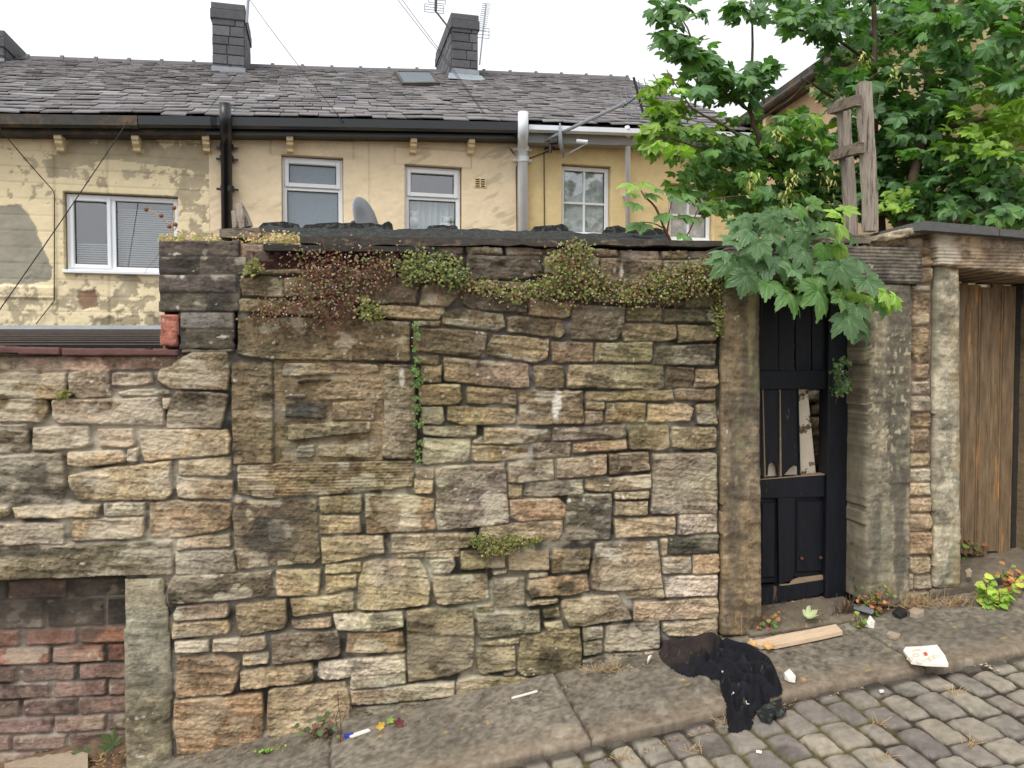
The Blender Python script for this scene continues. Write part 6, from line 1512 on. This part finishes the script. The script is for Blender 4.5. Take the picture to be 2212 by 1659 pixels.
# ================================================================ LITTER
def shirt():
    zp_ = [(250, 680), (330, 600), (560, 560), (800, 535), (950, 590), (1090, 600), (1250, 690), (1420, 760), (1540, 880), (1590, 980), (1620, 1080), (1600, 1130), (1520, 1170), (1480, 1220), (1400, 1320), (1340, 1340), (1310, 1440), (1240, 1500), (1120, 1550), (1020, 1555), (990, 1430), (985, 1240), (930, 1110), (905, 990), (840, 960), (760, 940), (700, 930), (640, 955), (560, 945), (440, 900), (320, 800), (270, 740)]
    px = lambda q: (1371.5+q[0]*.1984, 1261.8+q[1]*.1984)
    surf = lambda x, y: np.where(np.asarray(y) > KY, G(x, y), GR(x, y))
    gp = [onG(*px(q), .03, lambda x, y: float(surf(x, y)))[:2] for q in zp_]; p = np.array(gp)
    res = .0055; xs = np.arange(p[:, 0].min()-.02, p[:, 0].max()+.02, res); ys = np.arange(p[:, 1].min()-.02, min(p[:, 1].max()+.02, -.012), res); X, Y = np.meshgrid(xs, ys)
    ins = inpoly(X+.004*fbm(X*30, Y*30, 1, 2), Y+.004*fbm(X*30, Y*30, 2, 2), gp)
    d = np.full(X.shape, 9.0)
    for i in range(len(p)):
        a = p[i]; b = p[(i+1) % len(p)]; e = b-a; t = np.clip(((X-a[0])*e[0]+(Y-a[1])*e[1])/(e@e), 0, 1); d = np.minimum(d, np.hypot(X-a[0]-t*e[0], Y-a[1]-t*e[1]))
    wx = X+.06*fbm(X*4, Y*4, 401, 1); wy = Y+.06*fbm(X*4, Y*4, 402, 1)
    strokes = [[(300, 650), (560, 600), (830, 575), (920, 650)], [(330, 780), (560, 910), (700, 890), (755, 810), (740, 740)], [(1000, 625), (1250, 700), (1440, 800), (1555, 960), (1585, 1090), (1440, 1100), (1260, 1020), (1215, 920), (1290, 850), (1400, 860), (1490, 930), (1550, 1030)],
               [(820, 860), (950, 950), (1100, 960), (1200, 1050)], [(905, 650), (900, 800), (1000, 900)], [(1010, 1010), (1040, 1250), (1070, 1480)], [(1190, 1060), (1180, 1250), (1170, 1470)], [(1350, 1180), (1330, 1300)], [(980, 740), (1150, 770), (1200, 850)], [(420, 700), (600, 760), (680, 840)], [(1000, 830), (1100, 880), (1200, 800)], [(1090, 1120), (1300, 1140), (1380, 1250)]]
    SF = np.zeros(X.shape)
    for stp in strokes:
        g_ = [onG(*px(q), .05, lambda x, y: float(surf(x, y)))[:2] for q in stp]; dd = np.full(X.shape, 9.0)
        for a, b in zip(g_[:-1], g_[1:]):
            e = b-a; t = np.clip(((X-a[0])*e[0]+(Y-a[1])*e[1])/(e@e), 0, 1); dd = np.minimum(dd, np.hypot(X-a[0]-t*e[0], Y-a[1]-t*e[1]))
        SF = SF+np.exp(-(dd/.017)**2)*.050
    SF = .065*np.tanh(SF/.065)
    r1 = 1-abs(fbm(wx*7, wy*4, 403, 1))*2.2; r2 = 1-abs(fbm(wx*13, wy*9, 404, 1))*2.2; r3 = 1-abs(fbm(wx*8+wy*6, wy*7, 405, 1))*2.2
    f = np.clip(r1, 0, 1)**1.6*.036+np.clip(r2, 0, 1)**1.5*.016+np.clip(r3, 0, 1)**1.6*.026
    H = surf(X, Y)+ss(0, .03, d)*(.018+SF+.45*f*ss(.0, .06, d))+.0015*fbm(X*60, Y*60, 406, 2)
    br = onG(*px((700, 700)))[:2]; k = ss(.20, .10, np.hypot(X-onG(*px((520, 760)))[0], Y-onG(*px((520, 760)))[1]))[..., None]
    k = k*.8; c = lin((33, 33, 37))*(1-k)+lin((58, 50, 47))*k; c = c*(1+.25*fbm(X*30, Y*30, 407, 3))[..., None]
    li = ss(.62, .7, fbm(X*70, Y*70, 408, 2))[..., None]*.35; c = c*(1-li)+lin((130, 110, 80))*li
    o = empty('sweatshirt'); tag(o, 'crumpled black fleece sweatshirt dropped across the kerb below the doorway', 'clothing')
    grid_obj('fabric', lambda a, b, h: np.stack([a, b, h], -1), X, Y, H, c, ins, M['cloth'], o, None)
    fn = lambda x, y: float(np.interp(0, [0, 1], [0, 1]))
    def surfh(x, y):
        j = int(np.clip((y-ys[0])/res, 0, len(ys)-1)); i = int(np.clip((x-xs[0])/res, 0, len(xs)-1)); return float(H[j, i])
    mk = MB()
    for (zx, zy, pts) in ((962, 958, [(-22, -18), (5, -10), (22, 12), (10, 20), (-12, 10)]), (1425, 918, [(-28, 20), (-25, -12), (5, -22), (30, -18), (8, -8), (-8, 2), (-14, 22)]), (1280, 1150, [(-25, -25), (5, -20), (-5, 5), (20, 28), (0, 20), (-20, 0)]), (1290, 768, [(-28, -20), (28, 4), (26, 18), (-22, 6)]),
                          (1062, 1188, [(-18, -18), (12, -16), (20, 0), (-10, 18), (-14, 12), (8, 0), (-18, -12)]), (1225, 1290, [(-20, -22), (-12, -24), (-2, 8), (22, 10), (20, 18), (-8, 18)])):
        v = []
        for a, b in pts:
            q = onG(*px((zx+a, zy+b)), .06, lambda x, y: float(surf(x, y)))
            lo, hi = .5, 12; dd = ray(*px((zx+a, zy+b)))
            for _ in range(40):
                t = (lo+hi)/2; q = CAM+dd*t
                if q[2] > surfh(q[0], q[1])+.003: lo = t
                else: hi = t
            v.append(q)
        mk.add(v, [tuple(range(len(v)))])
    mk.build('printed_marks', M['logo'], o)
shirt()
def flat_item(name, label, cat, pts, th, mat, f=G, lift=.004, group=None, bend=0, sub=8):
    q = [onG(u, v, lift, f) for u, v in pts]; c0 = sum(q)/len(q); o = empty(name, tuple(c0)); tag(o, label, cat, group); m = MB(); up = np.array([0, 0, th])
    n = len(q); v = [a-c0+np.array([0, 0, lift*.5]) for a in q]; vt = [a+up+np.array([0, 0, bend*((i % 2)*2-1)]) for i, a in enumerate(v)]
    m.add(v+vt+[sum(vt)/n+np.array([0, 0, bend*.6])], [tuple(range(n))[::-1]]+[(i, (i+1) % n, (i+1) % n+n, i+n) for i in range(n)]+[(n+i, n+(i+1) % n, 2*n) for i in range(n)]); m.build('body', mat, o); return o, c0
z2 = lambda x, y: ((3200+x/2.6587)/1.8228, (2200+y/2.6587)/1.8228)
z1f = lambda x, y: (1371.5+x*.1984, 1261.8+y*.1984)
o, c0 = flat_item('paper_bag', 'flat greasy white paper bag with small red mark on the kerb', 'paper bag', [z2(*q) for q in ((948, 985), (975, 962), (1130, 943), (1300, 940), (1385, 1040), (1420, 1140), (1180, 1130), (1030, 1108))], .012, M['white'], lambda x, y: float(G(x, KY)+.03), .004, None, .003)
rp_ = lambda x, y: onG(*z2(x, y), .026+.0, lambda a, b: float(G(a, KY)+.03))-c0
m = MB(); m.add([rp_(1155, 980)+np.array([0, 0, .0]), rp_(1192, 975), rp_(1208, 1003), rp_(1172, 1008)], [(0, 1, 2, 3)]); m.build('red_mark', M['red'], o)
m = MB(); m.add([rp_(1040, 958), rp_(1130, 946), rp_(1130, 950), rp_(1042, 962)], [(0, 1, 2, 3)]); m.build('red_edge', M['red'], o)
for (cx, cy) in ((1080, 1000), (1200, 1050), (1290, 1010), (1240, 1030), (1120, 1060), (1020, 1040)):
    m = MB(); v = [];
    for k in range(14):
        a = 2*math.pi*k/14
        for r in (22, 29): v.append(rp_(cx+r*math.cos(a)*1.3, cy+r*math.sin(a)*.6)-np.array([0, 0, .003]))
    m.add(v, [(2*k, 2*k+1, (2*k+3) % 28, (2*k+2) % 28) for k in range(14)]); m.build('faint_print', M['tan'], o)
o, c = flat_item('wood_offcut', 'long pale split softwood strip lying on the kerb flag by the doorstep', 'wood', [z1f(*q) for q in ((1225, 668), (1400, 640), (1560, 600), (1900, 540), (2185, 482), (2260, 560), (1950, 630), (1520, 715), (1460, 700), (1370, 718))], .018, M['board'], G, .006)
flat_item('dark_felt_scrap', 'torn scrap of black roofing felt on the setts by the sweatshirt', 'felt scrap', [z1f(*q) for q in ((1400, 1350), (1600, 1290), (1595, 1390), (1650, 1410), (1600, 1460), (1530, 1450), (1470, 1530), (1370, 1500), (1320, 1420))], .012, M['felt'], lambda x, y: float(GR(x, y)), .01, None, .004)
flat_item('crumpled_tissue', 'crumpled white tissue on the flag right of the sweatshirt', 'tissue', [z1f(*q) for q in ((1618, 1000), (1680, 990), (1752, 1030), (1745, 1080), (1680, 1070), (1630, 1045))], .018, M['white'], G, .004, None, .008)
flat_item('crumpled_tissue', 'small pinkish tissue in the weeds by the right door post', 'tissue', [z2(*q) for q in ((560, 680), (600, 655), (655, 690), (640, 735), (590, 725), (550, 715))], .02, M['white'], G, .004, None, .008)
flat_item('stone_chip', 'thin pale stone chip on the flag above the paper bag', 'stone', [z2(*q) for q in ((770, 820), (800, 790), (920, 808), (910, 840), (870, 855), (800, 840))], .012, M['board'] if False else M['ground'], G, .004, None, .002) if False else None
STN = pmat('pale_stone_chip', (158, 142, 122), var=.2, scale=40, bump=.4)
flat_item('stone_chip', 'thin pale stone chip lying alone on the flag left of the paper bag', 'stone', [z2(*q) for q in ((770, 820), (800, 790), (920, 808), (910, 840), (870, 855), (800, 840))], .012, STN, G, .004, None, .002)
flat_item('stone_chip', 'pinkish brick fragment below the narrow stone pier', 'stone', [z2(*q) for q in ((1005, 580), (1060, 565), (1160, 570), (1168, 605), (1100, 628), (1020, 618))], .022, STN, G, .004, None, .003)
flat_item('stone_chip', 'rounded stone at the foot of the plank gate', 'stone', [z2(*q) for q in ((1595, 160), (1640, 145), (1670, 170), (1660, 195), (1610, 190))], .02, STN, lambda x, y: float(G(x, y)+.09), .004, None, .003)
flat_item('stone_chip', 'grey slab of rubble on the soil bank at lower left', 'stone', [(10, 1640), (40, 1632), (150, 1636), (190, 1650), (190, 1680), (10, 1680)], .03, STN, G, .03, None, .004)
flat_item('dark_rag', 'scrap of black plastic beside the brick fragment', 'plastic', [z2(*q) for q in ((830, 590), (900, 550), (985, 560), (990, 610), (920, 640), (860, 620))], .018, M['blackp'], G, .004, None, .006)
flat_item('plastic_strip', 'shiny clear plastic strip lying behind the small willowherb', 'plastic', [z2(*q) for q in ((400, 510), (630, 545), (640, 600), (620, 615), (430, 560))], .006, M['metal'], G, .03, None, .001)
flat_item('blue_wrapper', 'small blue and white wrapper by the wall foot', 'wrapper', [(742, 1593), (760, 1588), (764, 1591), (746, 1598)], .012, M['blue'], G, .004)
flat_item('wood_sliver', 'thin white sliver at the wall foot near the blue wrapper', 'wood', [(750, 1592), (795, 1578), (800, 1582), (760, 1596)], .006, M['white'], G, .006)
flat_item('wood_sliver', 'long thin white stick lying along the wall foot', 'wood', [(1105, 1510), (1160, 1495), (1161, 1497), (1106, 1512)], .006, M['white'], G, .006)
flat_item('wood_sliver', 'tiny white stick standing left of the sweatshirt', 'wood', [(1398, 1436), (1403, 1430), (1408, 1421), (1400, 1424)], .012, M['white'], G, .006)
flat_item('white_fragment', 'small white tablet on the setts near the bottom edge', 'fragment', [(1634, 1625), (1646, 1627), (1645, 1630), (1633, 1628)], .006, M['white'], lambda x, y: float(GR(x, y)), .006)
flat_item('white_fragment', 'oval white bit on the setts below the flag edge', 'fragment', [(1899, 1495), (1907, 1494), (1910, 1497), (1901, 1499)], .006, M['white'], lambda x, y: float(GR(x, y)), .006)
# mortar spill
m = MB(); b = onG(*z2(1740, 1060), 0, GR); o = empty('mortar_spill', tuple(b)); tag(o, 'pale crumbly mortar spill on the setts right of the paper bag', 'mortar')
for k in range(170):
    d = rl_.normal(0, 1, 2)*np.array([.05, .045]); r = rl_.uniform(.003, .012)*(1.4 if np.hypot(*d) < .05 else .6); z = float(GR(b[0]+d[0], b[1]+d[1]))-b[2]; blob(m, (d[0], d[1], z+.004), r, 5, 3, (1, 1, .5))
m.build('crumbs', pmat('pale_mortar', (196, 176, 148), var=.15, scale=40, bump=.4), o)['kind'] = 'stuff'
# curled leaves
def dleaf(label, u, v, s, col, f=G, n=(0, -.4, 1), tip=(1, 0, 0), curl=.7, lift=.012, group='fallen leaves'):
    b = onG(u, v, lift, f); o = scatter('fallen_leaf', np.zeros((1, 3)), np.array([n], float), np.array([tip], float), np.array([s]), np.array([lin(col)]), (LV, LF), M['weed'], None, np.array([-curl])); o.location = tuple(b); tag(o, label, 'leaf', group)
dleaf('pale green curled dead leaf on the doorstep', 1743, 1333, .05, (176, 186, 140), lambda x, y: float(G(x, y)+.04), tip=(1, .2, 0), curl=1.2)
dleaf('grey green crumpled leaf leaning on the pale jamb', 245, 1612, .065, (128, 142, 108), G, n=(.3, -.8, .5), tip=(-.6, 0, .6), curl=2.2, lift=.06)
dleaf('dark green crumpled leaf on the soil bank', 200, 1635, .065, (96, 116, 84), G, n=(-.3, -.7, .6), tip=(-.5, 0, -.5), curl=1.6, lift=.04)
dleaf('dry tan curled leaf at lower left', 178, 1640, .06, (168, 138, 96), G, n=(0, -1, .2), tip=(0, 0, -1), lift=.05)
dleaf('wine red leaf at the wall foot near the wrapper', 862, 1566, .03, (110, 56, 58), G, n=(0, -1, .3), tip=(0, 0, 1), lift=.02)
dleaf('yellow leaf at the wall foot', 828, 1570, .03, (206, 170, 70), G, n=(0, -1, .5), tip=(-1, 0, 0), lift=.01)
dleaf('green leaf above the yellow one at the wall foot', 843, 1560, .022, (140, 168, 70), G, n=(0, -1, .5), tip=(0, 0, 1), lift=.02)
dleaf('tan curled leaf resting on the split softwood', 1632, 1392, .035, (206, 168, 116), G, lift=.03, tip=(-1, .2, 0))
dleaf('second tan leaf overlapping the softwood strip', 1655, 1398, .035, (198, 158, 106), G, lift=.03, tip=(1, .2, 0))
dleaf('orange twisted leaf in the weeds by the right door post', 1827, 1322, .05, (206, 158, 104), G, n=(0, -1, .3), tip=(.2, 0, 1), lift=.02)
pos = []; col = []
def sprinkle(poly, n, f, cols, s0, s1, name, label):
    q = np.array(poly, float); P_ = []
    while len(P_) < n:
        u, v = rl_.uniform(q[:, 0].min(), q[:, 0].max()), rl_.uniform(q[:, 1].min(), q[:, 1].max())
        if inpoly(np.array([u]), np.array([v]), poly)[0]: P_.append(onG(u, v, .006, f))
    P_ = np.array(P_); cc = np.array([lin(cols[k]) for k in rl_.randint(0, len(cols), n)])*rl_.uniform(.6, 1.3, (n, 1))
    o = scatter(name, P_, np.c_[rl_.uniform(-.6, .6, n), rl_.uniform(-.6, .3, n), np.ones(n)], rl_.normal(0, 1, (n, 3)), rl_.uniform(s0, s1, n), cc, (BV, BF), M['weed']); tag(o, label, 'litter', None, 'stuff')
DC = [(150, 116, 80), (120, 92, 66), (176, 146, 104), (96, 76, 58)]
sprinkle([(0, 1580), (270, 1560), (270, 1659), (0, 1659)], 500, lambda x, y: float(G(x, y)+.05), DC, .015, .04, 'dead_leaf_litter', 'brown dead plant litter in the bricked recess')
sprinkle([(1640, 1300), (1830, 1290), (1870, 1330), (1900, 1350), (1840, 1350), (1640, 1366)], 170, lambda x, y: float(G(x, y)+.045), DC, .008, .022, 'dead_leaf_litter', 'fine dry litter on the doorstep')
sprinkle([(380, 1635), (700, 1595), (1100, 1512), (1400, 1430), (1400, 1437), (1100, 1520), (700, 1606), (400, 1655)], 300, G, DC, .008, .02, 'dead_leaf_litter', 'narrow strip of dry litter along the wall foot')
sprinkle([(1300, 1640), (1550, 1560), (1700, 1510), (1950, 1445), (2212, 1375), (2212, 1390), (1950, 1460), (1700, 1530), (1300, 1659)], 260, GR, DC, .008, .02, 'dead_leaf_litter', 'dry litter in the gutter line below the kerb')
sprinkle([(1900, 1310), (2212, 1255), (2212, 1300), (2050, 1318), (1930, 1330)], 220, G, DC, .008, .022, 'dead_leaf_litter', 'dry litter below the pale gate post')
